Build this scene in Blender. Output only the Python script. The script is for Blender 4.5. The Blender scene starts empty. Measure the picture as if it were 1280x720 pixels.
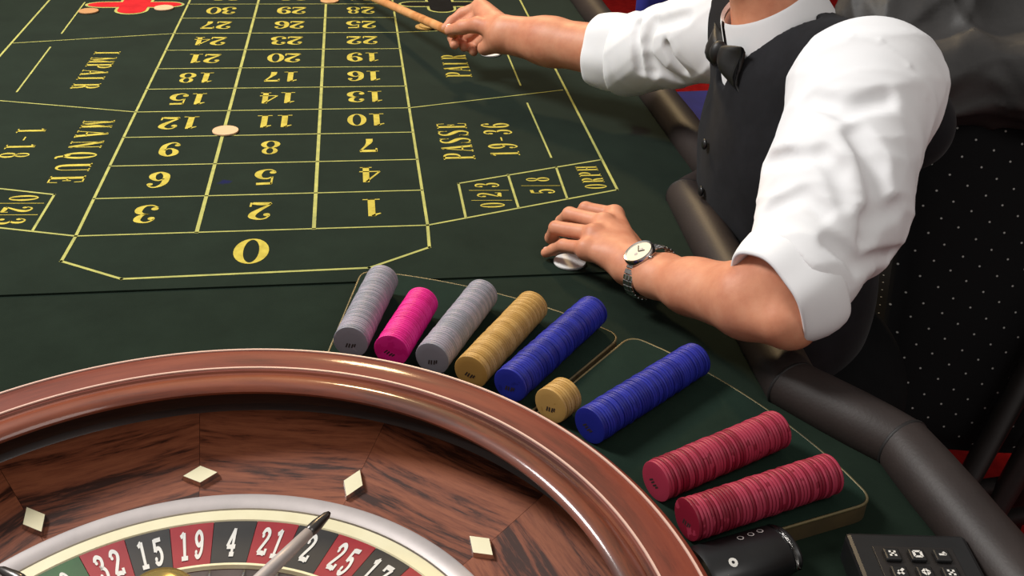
import bpy, bmesh, math, random
import numpy as np
from mathutils import Vector, Matrix
random.seed(7); rng = np.random.default_rng(7)
scn = bpy.context.scene
COL = scn.collection
PI = math.pi

# ---------------------------------------------------------------- camera
CAM = np.array([0.3786, -1.2927, 0.6450])
RM = np.array([[0.98971, -0.13915, 0.03488], [-0.03930, -0.49703, -0.86685], [0.13796, 0.85655, -0.49733]])
FPX = 1300.0
def orth(m):
    r2 = m[2] / np.linalg.norm(m[2]); r0 = m[0] - r2 * (m[0] @ r2); r0 /= np.linalg.norm(r0)
    return np.array([r0, np.cross(r2, r0), r2])
RM = orth(RM)
cd = bpy.data.cameras.new('camera'); cam = bpy.data.objects.new('camera', cd); COL.objects.link(cam)
cd.sensor_width = 36.0; cd.lens = FPX / 1280 * 36.0; cd.clip_start = 0.02; cd.clip_end = 60
M = Matrix.Identity(4)
for i in range(3):
    M[i][0] = RM[0][i]; M[i][1] = -RM[1][i]; M[i][2] = -RM[2][i]; M[i][3] = CAM[i]
cam.matrix_world = M
scn.camera = cam
def U(u, v, z=0.0):
    """the point of the horizontal plane at height z seen at a pixel of the photograph"""
    d = RM.T @ np.array([(u - 640) / FPX, (v - 360) / FPX, 1.0])
    return CAM + d * ((z - CAM[2]) / d[2])

# ---------------------------------------------------------------- world, lamps, exposure
scn.view_settings.view_transform = 'Standard'; scn.view_settings.look = 'None'
scn.view_settings.exposure = 0.0; scn.view_settings.gamma = 1.0; scn.view_settings.use_curve_mapping = False
w = bpy.data.worlds.new('room_light'); scn.world = w; w.use_nodes = True
w.node_tree.nodes['Background'].inputs[0].default_value = (1.0, 0.95, 0.90, 1)
w.node_tree.nodes['Background'].inputs[1].default_value = 0.34
def area(name, loc, target, size, power, col):
    l = bpy.data.lights.new(name, 'AREA'); l.shape = 'DISK'; l.size = size; l.energy = power; l.color = col
    o = bpy.data.objects.new(name, l); COL.objects.link(o); o.location = loc
    o.rotation_euler = (Vector(target) - Vector(loc)).to_track_quat('-Z', 'Y').to_euler()
    return o
area('ceiling_lamp', (-1.25, 0.55, 2.2), (0.6, 0.0, 0), 0.8, 88, (1.0, 0.98, 0.95))
area('ceiling_lamp', (1.2, -1.9, 2.3), (0.7, -0.2, 0), 1.0, 14, (1.0, 0.96, 0.92))
area('pendant_lamp', (0.40, 3.05, 2.36), (0.36, -0.4, 0.06), 0.34, 60, (1.0, 0.72, 0.38))

# ---------------------------------------------------------------- helpers
def mesh_obj(name, verts, faces, mats, parent=None, smooth=True, fmat=None):
    me = bpy.data.meshes.new(name); me.from_pydata([tuple(map(float, v)) for v in verts], [], [tuple(map(int, f)) for f in faces])
    return link(name, me, mats, parent, smooth, fmat)
def link(name, me, mats, parent=None, smooth=True, fmat=None):
    if not isinstance(mats, (list, tuple)): mats = [mats]
    if len(me.materials) == 0:
        for m in mats: me.materials.append(m)
    if smooth: me.polygons.foreach_set('use_smooth', [True] * len(me.polygons))
    if fmat is not None: me.polygons.foreach_set('material_index', np.asarray(fmat, dtype=np.int32))
    me.update()
    o = bpy.data.objects.new(name, me); COL.objects.link(o)
    if parent: o.parent = parent
    return o
def bm_obj(name, bm, mats, parent=None, smooth=True):
    bmesh.ops.recalc_face_normals(bm, faces=bm.faces)
    me = bpy.data.meshes.new(name); bm.to_mesh(me); bm.free()
    return link(name, me, mats, parent, smooth)
def empty(name, loc=(0, 0, 0), rz=0.0):
    o = bpy.data.objects.new(name, None); COL.objects.link(o); o.location = loc; o.rotation_euler[2] = rz
    o.empty_display_size = 0.05
    return o
def tag(o, label=None, cat=None, group=None, kind=None):
    if label: o['label'] = label
    if cat: o['category'] = cat
    if group: o['group'] = group
    if kind: o['kind'] = kind
    return o
def auto_sharp(o, ang=40):
    me = o.data
    bm = bmesh.new(); bm.from_mesh(me)
    for e in bm.edges:
        if len(e.link_faces) == 2 and e.calc_face_angle(0) > math.radians(ang): e.smooth = False
    bm.to_mesh(me); bm.free()
    return o
def bbox_mesh(bm, x0, x1, y0, y1, z0, z1, bev=0.0, seg=2, mat=None):
    r = bmesh.ops.create_cube(bm, size=1.0); vs = r['verts']
    T = Matrix.Translation(((x0 + x1) / 2, (y0 + y1) / 2, (z0 + z1) / 2)) @ Matrix.Diagonal((x1 - x0, y1 - y0, z1 - z0, 1))
    if mat is not None: T = mat @ T
    bmesh.ops.transform(bm, matrix=T, verts=vs)
    if bev:
        es = list({e for v in vs for e in v.link_edges})
        bmesh.ops.bevel(bm, geom=es, offset=bev, segments=seg, affect='EDGES', profile=0.5)
def lathe(name, prof, mat, parent=None, seg=160, a0=0.0, a1=2 * PI, closed=False, sharp=None):
    """prof: list of (r, z) from outside/top along the surface"""
    full = abs(a1 - a0 - 2 * PI) < 1e-6
    n = seg if full else seg + 1
    vs, fs = [], []
    for i in range(n):
        a = a0 + (a1 - a0) * i / seg
        for r, z in prof: vs.append((r * math.cos(a), r * math.sin(a), z))
    m = len(prof)
    for i in range(seg):
        j = (i + 1) % n
        for k in range(m if closed else m - 1):
            k2 = (k + 1) % m
            fs.append((i * m + k, j * m + k, j * m + k2, i * m + k2))
    if closed and not full:
        fs.append(tuple(range(m))); fs.append(tuple((n - 1) * m + k for k in reversed(range(m))))
    o = mesh_obj(name, vs, fs, mat, parent)
    bm = bmesh.new(); bm.from_mesh(o.data); bmesh.ops.recalc_face_normals(bm, faces=bm.faces); bm.to_mesh(o.data); bm.free()
    auto_sharp(o, sharp or 35)
    return o
def frame_from(zdir, up=(0, 0, 1)):
    z = Vector(zdir).normalized(); u = Vector(up)
    x = u.cross(z)
    if x.length < 1e-4: x = Vector((1, 0, 0)).cross(z)
    x.normalize(); y = z.cross(x)
    return Matrix((x, y, z)).transposed()
def tube(path, radii, seg=16, cap=True):
    """round tube along a polyline, returns verts, faces. radii: float or list, each float or (ru, rv)"""
    P = [Vector(p) for p in path]; n = len(P)
    if not isinstance(radii, (list,)): radii = [radii] * n
    vs, fs = [], []; prev = None
    for i, p in enumerate(P):
        if i == 0: t = P[1] - P[0]
        elif i == n - 1: t = P[-1] - P[-2]
        else: t = (P[i + 1] - P[i]).normalized() + (P[i] - P[i - 1]).normalized()
        t.normalize()
        if prev is None:
            ref = Vector((0, 0, 1)) if abs(t.z) < 0.9 else Vector((1, 0, 0))
            u = ref.cross(t).normalized()
        else:
            u = (prev - t * prev.dot(t)).normalized()
        prev = u; v = t.cross(u)
        r = radii[i]; ru, rv = r if isinstance(r, tuple) else (r, r)
        for k in range(seg):
            a = 2 * PI * k / seg; vs.append(p + u * (math.cos(a) * ru) + v * (math.sin(a) * rv))
    for i in range(n - 1):
        for k in range(seg):
            k2 = (k + 1) % seg; fs.append((i * seg + k, i * seg + k2, (i + 1) * seg + k2, (i + 1) * seg + k))
    if cap:
        fs.append(tuple(reversed(range(seg)))); fs.append(tuple((n - 1) * seg + k for k in range(seg)))
    return vs, fs
def rounded_poly(pts, rad, n=6):
    out = []; m = len(pts)
    for i in range(m):
        p = np.array(pts[i], float); a = np.array(pts[i - 1], float); b = np.array(pts[(i + 1) % m], float)
        r = rad[i] if isinstance(rad, (list, tuple)) else rad
        if r <= 0: out.append(tuple(p)); continue
        da = (a - p) / np.linalg.norm(a - p); db = (b - p) / np.linalg.norm(b - p)
        for k in range(n + 1):
            t = k / n; out.append(tuple((p + da * r) * (1 - t) ** 2 + p * 2 * t * (1 - t) + (p + db * r) * t * t))
    return out
def prism(bm, poly, z0, z1):
    a = [bm.verts.new((x, y, z0)) for x, y in poly]; b = [bm.verts.new((x, y, z1)) for x, y in poly]
    n = len(poly); bm.faces.new(list(reversed(a))); bm.faces.new(b)
    for i in range(n): bm.faces.new((a[i], a[(i + 1) % n], b[(i + 1) % n], b[i]))
    return a, b

# ---------------------------------------------------------------- materials
def srgb(r, g, b):
    f = lambda c: (c / 255) / 12.92 if c <= 10 else (((c / 255) + 0.055) / 1.055) ** 2.4
    return (f(r), f(g), f(b), 1)
class Mat:
    def __init__(s, name, base=(0.5, 0.5, 0.5, 1), rough=0.5, metal=0.0, spec=0.5, coat=0.0, coat_r=0.05, sss=0.0, sheen=0.0, emit=None):
        s.m = bpy.data.materials.new(name); s.m.use_nodes = True; s.nt = s.m.node_tree
        s.b = s.nt.nodes['Principled BSDF']; i = s.b.inputs
        i['Base Color'].default_value = base; i['Roughness'].default_value = rough; i['Metallic'].default_value = metal
        i['Specular IOR Level'].default_value = spec; i['Coat Weight'].default_value = coat; i['Coat Roughness'].default_value = coat_r
        if sss: i['Subsurface Weight'].default_value = sss; i['Subsurface Radius'].default_value = (0.012, 0.005, 0.003); i['Subsurface Scale'].default_value = 0.6
        if sheen: i['Sheen Weight'].default_value = sheen; i['Sheen Roughness'].default_value = 0.4
    def n(s, t, **kw):
        nd = s.nt.nodes.new(t)
        for k, v in kw.items():
            if k.startswith('_'): setattr(nd, k[1:], v)
            else: nd.inputs[k.replace('__', ' ')].default_value = v
        return nd
    def l(s, a, b): s.nt.links.new(a, b)
    def coords(s, kind='Object', scale=(1, 1, 1), rot=(0, 0, 0)):
        tc = s.n('ShaderNodeTexCoord'); mp = s.n('ShaderNodeMapping'); mp.inputs['Scale'].default_value = scale; mp.inputs['Rotation'].default_value = rot
        s.l(tc.outputs[kind], mp.inputs[0]); return mp.outputs[0]
    def ramp(s, fac, stops):
        r = s.n('ShaderNodeValToRGB'); e = r.color_ramp.elements
        while len(e) < len(stops): e.new(0.5)
        for k, (p, c) in enumerate(stops): e[k].position = p; e[k].color = c
        s.l(fac, r.inputs[0]); return r.outputs[0]
    def noise(s, vec, scale, detail=4, rough=0.5, dist=0.0):
        n = s.n('ShaderNodeTexNoise'); n.inputs['Scale'].default_value = scale; n.inputs['Detail'].default_value = detail
        n.inputs['Roughness'].default_value = rough; n.inputs['Distortion'].default_value = dist
        s.l(vec, n.inputs['Vector']); return n.outputs['Fac']
    def bump(s, fac, strength=0.2, dist=0.001):
        b = s.n('ShaderNodeBump'); b.inputs['Strength'].default_value = strength; b.inputs['Distance'].default_value = dist
        s.l(fac, b.inputs['Height']); s.l(b.outputs[0], s.b.inputs['Normal'])
    def color(s, out): s.l(out, s.b.inputs['Base Color'])
def noisy(name, c1, c2, scale, rough=0.6, bump=0.0, bscale=None, bdist=0.001, **kw):
    m = Mat(name, c1, rough, **kw); v = m.coords()
    f = m.noise(v, scale, 5, 0.6); m.color(m.ramp(f, [(0.3, c1), (0.7, c2)]))
    if bump: m.bump(m.noise(v, bscale or scale * 4, 4, 0.6), bump, bdist)
    return m.m
def felt(name, c1, c2, spots=()):
    m = Mat(name, c1, 0.95, spec=0.08, sheen=0.08); v = m.coords()
    col = m.ramp(m.noise(v, 9, 6, 0.65), [(0.3, c1), (0.72, c2)])
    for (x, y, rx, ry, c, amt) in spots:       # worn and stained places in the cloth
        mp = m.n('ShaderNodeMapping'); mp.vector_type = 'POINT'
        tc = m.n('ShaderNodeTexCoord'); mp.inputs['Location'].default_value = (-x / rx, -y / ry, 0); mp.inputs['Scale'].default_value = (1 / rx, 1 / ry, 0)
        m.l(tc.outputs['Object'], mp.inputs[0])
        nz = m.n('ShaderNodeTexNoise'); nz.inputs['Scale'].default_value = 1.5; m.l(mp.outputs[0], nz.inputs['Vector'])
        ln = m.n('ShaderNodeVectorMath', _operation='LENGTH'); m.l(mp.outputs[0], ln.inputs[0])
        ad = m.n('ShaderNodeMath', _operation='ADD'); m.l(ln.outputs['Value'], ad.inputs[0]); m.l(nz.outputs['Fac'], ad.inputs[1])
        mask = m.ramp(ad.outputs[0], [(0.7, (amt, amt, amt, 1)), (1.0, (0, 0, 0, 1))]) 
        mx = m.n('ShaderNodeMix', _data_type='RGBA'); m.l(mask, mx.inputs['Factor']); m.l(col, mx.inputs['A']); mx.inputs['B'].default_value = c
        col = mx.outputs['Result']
    m.color(col); m.bump(m.noise(v, 900, 2, 0.5), 0.25, 0.0006)
    return m.m
def wood(name, c_dark, c_mid, c_light, along=0, scale=14.0, stretch=14.0, rough=0.3, coat=0.6, streak=0.35, polar=False):
    m = Mat(name, c_mid, rough, coat=coat, coat_r=0.10, spec=0.3)
    sc = [stretch, stretch, stretch]; sc[along] = 1.0
    tc = m.n('ShaderNodeTexCoord'); oi = m.n('ShaderNodeObjectInfo')
    ad = m.n('ShaderNodeVectorMath', _operation='ADD'); sv = m.n('ShaderNodeVectorMath', _operation='SCALE')
    cx = m.n('ShaderNodeCombineXYZ'); m.l(oi.outputs['Random'], cx.inputs[0]); m.l(oi.outputs['Random'], cx.inputs[1]); m.l(cx.outputs[0], sv.inputs[0]); sv.inputs['Scale'].default_value = 1.7
    m.l(tc.outputs['Object'], ad.inputs[0]); m.l(sv.outputs[0], ad.inputs[1])
    src = ad.outputs[0]
    if polar:                                 # grain running round the ring
        sx = m.n('ShaderNodeSeparateXYZ'); m.l(tc.outputs['Object'], sx.inputs[0])
        at = m.n('ShaderNodeMath', _operation='ARCTAN2'); m.l(sx.outputs[1], at.inputs[0]); m.l(sx.outputs[0], at.inputs[1])
        at2 = m.n('ShaderNodeMath', _operation='MULTIPLY'); m.l(at.outputs[0], at2.inputs[0]); at2.inputs[1].default_value = 0.36
        ln = m.n('ShaderNodeVectorMath', _operation='LENGTH'); m.l(tc.outputs['Object'], ln.inputs[0])
        cb = m.n('ShaderNodeCombineXYZ'); m.l(ln.outputs['Value'], cb.inputs[0]); m.l(at2.outputs[0], cb.inputs[1]); m.l(sx.outputs[2], cb.inputs[2]); src = cb.outputs[0]
    mp = m.n('ShaderNodeMapping'); mp.inputs['Scale'].default_value = sc; m.l(src, mp.inputs[0]); v = mp.outputs[0]
    big = m.noise(v, scale * 0.16, 4, 0.55, 0.6); fine = m.noise(v, scale, 6, 0.7, 0.3)
    mx = m.n('ShaderNodeMath', _operation='MULTIPLY_ADD'); m.l(fine, mx.inputs[0]); mx.inputs[1].default_value = streak; m.l(big, mx.inputs[2])
    f = m.n('ShaderNodeMath', _operation='SUBTRACT'); m.l(mx.outputs[0], f.inputs[0]); f.inputs[1].default_value = streak / 2
    m.color(m.ramp(f.outputs[0], [(0.33, c_dark), (0.47, c_mid), (0.62, c_light), (0.75, c_mid)]))
    return m.m
FELT_A, FELT_B = srgb(22, 33, 25), srgb(29, 41, 32)
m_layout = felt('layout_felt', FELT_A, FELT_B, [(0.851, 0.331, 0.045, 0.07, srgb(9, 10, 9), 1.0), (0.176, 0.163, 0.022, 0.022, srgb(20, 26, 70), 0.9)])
m_base = felt('table_felt', srgb(20, 31, 23), srgb(28, 40, 31))
m_tray = felt('tray_felt', srgb(20, 34, 27), srgb(29, 46, 37))
m_yellow = noisy('yellow_print', srgb(206, 190, 84), srgb(168, 152, 62), 60, 0.9, spec=0.1)
m_line = noisy('line_print', srgb(186, 184, 104), srgb(150, 152, 92), 40, 0.9, spec=0.1)
m_redprint = noisy('red_print', srgb(205, 40, 45), srgb(180, 30, 38), 30, 0.9, spec=0.1)
m_blackprint = noisy('black_print', srgb(22, 22, 24), srgb(14, 14, 15), 30, 0.9, spec=0.1)
m_leather = noisy('brown_leather', srgb(50, 41, 38), srgb(39, 32, 30), 12, 0.52, bump=0.25, bscale=260, bdist=0.0008, spec=0.4)
m_seam = noisy('leather_seam', srgb(24, 19, 18), srgb(18, 14, 13), 40, 0.6)
m_apron = wood('apron_wood', srgb(40, 18, 12), srgb(75, 36, 24), srgb(95, 50, 33), 1, 10, 8, 0.35, 0.4)
m_rim = wood('rim_mahogany', srgb(88, 34, 22), srgb(112, 47, 32), srgb(124, 56, 38), 1, 12, 9, 0.55, 0.25, 0.6, True)
m_roll = wood('rim_moulding', srgb(74, 30, 15), srgb(108, 47, 24), srgb(124, 58, 30), 1, 12, 9, 0.5, 0.5, 0.6, True)
m_track = wood('ball_track_wood', srgb(30, 17, 12), srgb(46, 25, 18), srgb(58, 32, 22), 1, 12, 9, 0.4, 0.3, 0.5, True)
m_veneer = wood('rosewood_veneer', srgb(54, 26, 16), srgb(120, 65, 43), srgb(142, 82, 55), 1, 16, 12, 0.42, 0.2, 0.9)
m_inlay = Mat('pale_inlay', srgb(215, 180, 165), 0.4).m
m_chrome = noisy('steel', srgb(200, 200, 200), srgb(180, 178, 176), 30, 0.18, metal=1.0)
m_satin = noisy('satin_silver', srgb(190, 181, 178), srgb(176, 168, 166), 30, 0.45, metal=0.25)
m_ivory = noisy('ivory_ring', srgb(240, 232, 196), srgb(228, 218, 178), 20, 0.35, coat=0.3)
m_brass = noisy('brass', srgb(196, 158, 84), srgb(170, 134, 66), 30, 0.3, metal=0.9)
m_gold = noisy('polished_gold', srgb(246, 226, 150), srgb(232, 204, 120), 30, 0.2, metal=0.8)
m_trim = noisy('tray_trim', srgb(140, 124, 84), srgb(84, 78, 58), 14, 0.45, metal=0.4)
m_side = noisy('tray_side', srgb(92, 76, 48), srgb(66, 56, 38), 16, 0.6)
m_dred = noisy('wheel_red', srgb(158, 20, 34), srgb(142, 14, 28), 30, 0.4, coat=0.3)
m_dblack = noisy('wheel_black', srgb(36, 32, 30), srgb(26, 23, 22), 30, 0.4, coat=0.3)
m_dgreen = noisy('wheel_green', srgb(40, 92, 40), srgb(32, 78, 34), 30, 0.4, coat=0.3)
m_white = noisy('numeral_white', srgb(226, 224, 218), srgb(205, 203, 198), 40, 0.5)
m_black = noisy('black_plastic', srgb(24, 24, 25), srgb(17, 17, 18), 30, 0.38)
m_metalblack = noisy('black_frame', srgb(32, 28, 27), srgb(22, 20, 19), 18, 0.45)
m_shirt = noisy('white_cotton', srgb(240, 240, 241), srgb(231, 231, 233), 7, 0.85, bump=0.12, bscale=420, bdist=0.0004, spec=0.15)
m_vest = noisy('black_wool', srgb(36, 36, 39), srgb(26, 26, 28), 20, 0.9, bump=0.2, bscale=700, bdist=0.0004, spec=0.1, sheen=0.08)
m_trouser = noisy('black_trousers', srgb(20, 20, 21), srgb(14, 14, 15), 12, 0.9, spec=0.1)
m_tie = noisy('black_satin', srgb(24, 23, 23), srgb(15, 14, 14), 30, 0.5)
m_hair = noisy('brown_hair', srgb(60, 42, 30), srgb(34, 24, 18), 60, 0.6, bump=0.6, bscale=120, bdist=0.003)
m_nail = Mat('nail', srgb(228, 172, 156), 0.3, sss=0.1).m
m_jacket = noisy('dark_grey_leather', srgb(56, 54, 53), srgb(38, 37, 36), 8, 0.6, bump=0.3, bscale=30, bdist=0.004)
m_bluecloth = noisy('blue_upholstery', srgb(34, 36, 128), srgb(24, 26, 100), 12, 0.8, bump=0.2, bscale=400)
m_gunmetal = noisy('dark_steel', srgb(96, 92, 90), srgb(80, 77, 76), 30, 0.3, metal=0.8)
m_shoe = noisy('black_shoe', srgb(20, 19, 19), srgb(14, 13, 13), 20, 0.3)
m_stick = wood('stick_wood', srgb(176, 112, 62), srgb(214, 148, 92), srgb(228, 168, 112), 2, 8, 10, 0.4, 0.3)
def skin():
    m = Mat('skin', srgb(206, 140, 108), 0.5, sss=0.12, spec=0.35); v = m.coords()
    f = m.noise(v, 26, 5, 0.6)
    m.color(m.ramp(f, [(0.3, srgb(192, 122, 92)), (0.55, srgb(208, 142, 110)), (0.78, srgb(216, 156, 124))]))
    m.bump(m.noise(v, 420, 3, 0.6), 0.18, 0.0006); return m.m
m_skin = skin()
def chip_mat(name, c, c2, rough=0.5):
    m = Mat(name, c, rough, spec=0.4); oi = m.n('ShaderNodeObjectInfo'); v = m.coords()
    nz = m.noise(v, 60, 3); a = m.n('ShaderNodeMath', _operation='ADD'); m.l(oi.outputs['Random'], a.inputs[0]); m.l(nz, a.inputs[1])
    m.color(m.ramp(a.outputs[0], [(0.35, c), (1.0, c), (1.35, c2)])); return m.m
CH = {'grey': chip_mat('chip_grey', srgb(136, 136, 146), srgb(154, 148, 160)), 'pink': chip_mat('chip_pink', srgb(214, 16, 126), srgb(224, 30, 138)),
      'gold': chip_mat('chip_gold', srgb(176, 136, 70), srgb(192, 152, 86)), 'blue': chip_mat('chip_blue', srgb(25, 33, 132), srgb(33, 42, 152)),
      'red': chip_mat('chip_red', srgb(126, 18, 42), srgb(160, 46, 70)), 'pale': chip_mat('chip_peach', srgb(216, 176, 138), srgb(222, 184, 146)),
      'white': chip_mat('chip_white', srgb(226, 224, 222), srgb(232, 230, 228)), 'tan': chip_mat('chip_tan', srgb(192, 142, 96), srgb(200, 152, 106))}
m_chipink = Mat('chip_print', srgb(48, 36, 34), 0.6).m
def carpet():
    m = Mat('red_carpet', srgb(150, 26, 26), 0.95, spec=0.05); v = m.coords()
    m.color(m.ramp(m.noise(v, 30, 5, 0.6), [(0.3, srgb(128, 18, 20)), (0.7, srgb(156, 28, 27))])); m.bump(m.noise(v, 500, 2), 0.5, 0.003); return m.m
m_carpet = carpet()
def dotted():
    m = Mat('dotted_fabric', srgb(20, 20, 21), 0.85, spec=0.1)
    tc = m.n('ShaderNodeTexCoord'); mp = m.n('ShaderNodeMapping'); m.l(tc.outputs['UV'], mp.inputs[0])
    vo = m.n('ShaderNodeTexVoronoi'); vo.voronoi_dimensions = '2D'; vo.inputs['Scale'].default_value = 1.0; vo.inputs['Randomness'].default_value = 0.12
    mp.inputs['Scale'].default_value = (1, 1, 1); mp.inputs['Rotation'].default_value = (0, 0, 0.5)
    m.l(mp.outputs[0], vo.inputs['Vector'])
    m.color(m.ramp(vo.outputs['Distance'], [(0.0, srgb(190, 190, 186)), (0.04, srgb(160, 160, 156)), (0.062, srgb(21, 21, 22))])); return m.m
m_dots = dotted()

# ---------------------------------------------------------------- signed-distance modelling for soft shapes
def net(V, lo, h):
    s = V < 0; nx, ny, nz = V.shape
    c = np.zeros((nx - 1, ny - 1, nz - 1), np.int8)
    for i in (0, 1):
        for j in (0, 1):
            for k in (0, 1): c += s[i:nx - 1 + i, j:ny - 1 + j, k:nz - 1 + k]
    act = np.argwhere((c > 0) & (c < 8)); ids = -np.ones(c.shape, np.int64); ids[tuple(act.T)] = np.arange(len(act))
    P = np.zeros((len(act), 3)); n = np.zeros(len(act))
    corners = [(i, j, k) for i in (0, 1) for j in (0, 1) for k in (0, 1)]
    for a in corners:
        for ax in range(3):
            if a[ax]: continue
            b = list(a); b[ax] = 1
            va = V[tuple((act + a).T)]; vb = V[tuple((act + b).T)]; m = (va < 0) != (vb < 0)
            t = np.where(m, va / np.where(m, va - vb, 1), 0); p = np.repeat(np.array([a], float), len(act), 0); p[:, ax] += t
            P[m] += p[m]; n[m] += 1
    P = (P / n[:, None] + act) * h + lo
    F = []
    for ax in range(3):
        u, v = (ax + 1) % 3, (ax + 2) % 3
        sl0 = [slice(None)] * 3; sl1 = [slice(None)] * 3; sl0[ax] = slice(0, -1); sl1[ax] = slice(1, None)
        A = s[tuple(sl0)]; B = s[tuple(sl1)]; e = np.argwhere(A != B)
        ok = (e[:, u] > 0) & (e[:, v] > 0) & (e[:, u] < V.shape[u] - 1) & (e[:, v] < V.shape[v] - 1); e = e[ok]
        du = np.zeros(3, int); du[u] = 1; dv = np.zeros(3, int); dv[v] = 1
        q = np.stack([ids[tuple((e - du - dv).T)], ids[tuple((e - dv).T)], ids[tuple(e.T)], ids[tuple((e - du).T)]], 1)
        fl = ~A[tuple(e.T)]; q[fl] = q[fl][:, ::-1]; F.append(q)
    return P, np.concatenate(F)
class SDF:
    def __init__(s, lo, hi, h):
        s.lo = np.array(lo, float); s.h = h; s.n = np.ceil((np.array(hi) - s.lo) / h).astype(int) + 1
        s.ax = [s.lo[i] + np.arange(s.n[i]) * h for i in range(3)]
        s.D = np.full(tuple(s.n), 0.06, np.float32)
    def sl(s, lo, hi):
        r = []
        for i in range(3):
            a = int(max(0, np.floor((lo[i] - s.lo[i]) / s.h))); b = int(min(s.n[i], np.ceil((hi[i] - s.lo[i]) / s.h) + 1))
            if b <= a: return None, None
            r.append(slice(a, b))
        return tuple(r), (s.ax[0][r[0]][:, None, None], s.ax[1][r[1]][None, :, None], s.ax[2][r[2]][None, None, :])
    def _u(s, sl, d, k):
        o = s.D[sl]
        if k > 0: h = np.maximum(k - np.abs(o - d), 0) / k; s.D[sl] = np.minimum(o, d) - h * h * k * 0.25
        else: s.D[sl] = np.minimum(o, d)
    def cone(s, a, b, ra, rb, k=0.008, sub=False):
        a = np.array(a, float); b = np.array(b, float); pad = max(ra, rb) + k + 0.02
        sl, g = s.sl(np.minimum(a, b) - pad, np.maximum(a, b) + pad)
        if sl is None: return s
        ba = b - a; L = max(ba @ ba, 1e-12); px, py, pz = g[0] - a[0], g[1] - a[1], g[2] - a[2]
        t = np.clip((px * ba[0] + py * ba[1] + pz * ba[2]) / L, 0, 1)
        d = np.sqrt((px - ba[0] * t) ** 2 + (py - ba[1] * t) ** 2 + (pz - ba[2] * t) ** 2) - (ra + (rb - ra) * t)
        d = d.astype(np.float32)
        if sub:
            o = s.D[sl]; nd = -d; h = np.maximum(k - np.abs(o - nd), 0) / max(k, 1e-6); s.D[sl] = np.maximum(o, nd) + h * h * k * 0.25
        else: s._u(sl, d, k)
        return s
    def chain(s, pts, rad, k=0.006):
        for i in range(len(pts) - 1): s.cone(pts[i], pts[i + 1], rad[i], rad[i + 1], k)
        return s
    def ell(s, c, r, R=None, k=0.01, sub=False):
        c = np.array(c, float); r = np.array(r, float); pad = r.max() + k + 0.02
        sl, g = s.sl(c - pad, c + pad)
        if sl is None: return s
        px, py, pz = g[0] - c[0], g[1] - c[1], g[2] - c[2]
        if R is not None:
            R = np.array(R, float); q = [R[0, i] * px + R[1, i] * py + R[2, i] * pz for i in range(3)]
        else: q = [px, py, pz]
        k0 = np.sqrt(sum((q[i] / r[i]) ** 2 for i in range(3))); k1 = np.sqrt(sum((q[i] / r[i] ** 2) ** 2 for i in range(3))) + 1e-9
        d = (k0 * (k0 - 1) / k1).astype(np.float32)
        if sub: s.D[sl] = np.maximum(s.D[sl], -d)
        else: s._u(sl, d, k)
        return s
    def grid(s): return np.meshgrid(*[a.astype(np.float32) for a in s.ax], indexing='ij', sparse=True)
    def mesh(s): return net(s.D, s.lo, s.h)
def np_mesh(name, P, F, mat, parent=None, smooth_it=0):
    me = bpy.data.meshes.new(name); me.vertices.add(len(P)); me.vertices.foreach_set('co', np.asarray(P, np.float32).ravel())
    me.loops.add(len(F) * 4); me.loops.foreach_set('vertex_index', F.astype(np.int32).ravel())
    me.polygons.add(len(F)); me.polygons.foreach_set('loop_start', np.arange(0, len(F) * 4, 4, dtype=np.int32))
    me.update(calc_edges=True); me.validate()
    return link(name, me, mat, parent, True)
def relax(P, F, it=3, lam=0.5):
    e = np.concatenate([F[:, [0, 1]], F[:, [1, 2]], F[:, [2, 3]], F[:, [3, 0]]]); n = len(P)
    cnt = np.bincount(e[:, 0], minlength=n) + np.bincount(e[:, 1], minlength=n) + 1e-9
    for i in range(it * 2):
        l = lam if i % 2 == 0 else -lam * 1.02
        S = np.stack([np.bincount(e[:, 0], P[e[:, 1], k], n) + np.bincount(e[:, 1], P[e[:, 0], k], n) for k in range(3)], 1)
        P = P + l * (S / cnt[:, None] - P)
    return P

# ================================================================ SETTING
bm = bmesh.new(); bbox_mesh(bm, -3.5, 4.5, -3.5, 5.0, -0.80, -0.76)
tag(bm_obj('floor', bm, m_carpet, None, False), kind='structure')

m_wall = noisy('dark_panelling', srgb(96, 74, 62), srgb(84, 64, 54), 3, 0.7)
bm = bmesh.new(); bbox_mesh(bm, -3.5, 4.6, 5.0, 5.1, -0.80, 2.6); tag(bm_obj('wall_back', bm, m_wall, None, False), kind='structure')
bm = bmesh.new(); bbox_mesh(bm, 4.5, 4.6, -3.5, 5.0, -0.80, 2.6); tag(bm_obj('wall_right', bm, m_wall, None, False), kind='structure')
# ================================================================ TABLE
CW, RH = 0.155, 0.116524
WC = (0.2369, -0.7783)
table = tag(empty('roulette_table', (0.2325, 0.2, -0.76)), 'long casino roulette table with dark green felt and brown leather padded edge', 'table')
def tpart(o): 
    o.parent = table; o.matrix_parent_inverse = Matrix.Translation((-0.2325, -0.2, 0.76)); return o
rail = [(0.924, 1.95), (0.922, 0.110), (0.850, 0.045), (0.826, -0.432), (0.899, -0.540), (0.950, -1.30), (0.55, -1.62)]
left = [(0.465 - x, y) for x, y in reversed(rail)]
outline = rail + left
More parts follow.
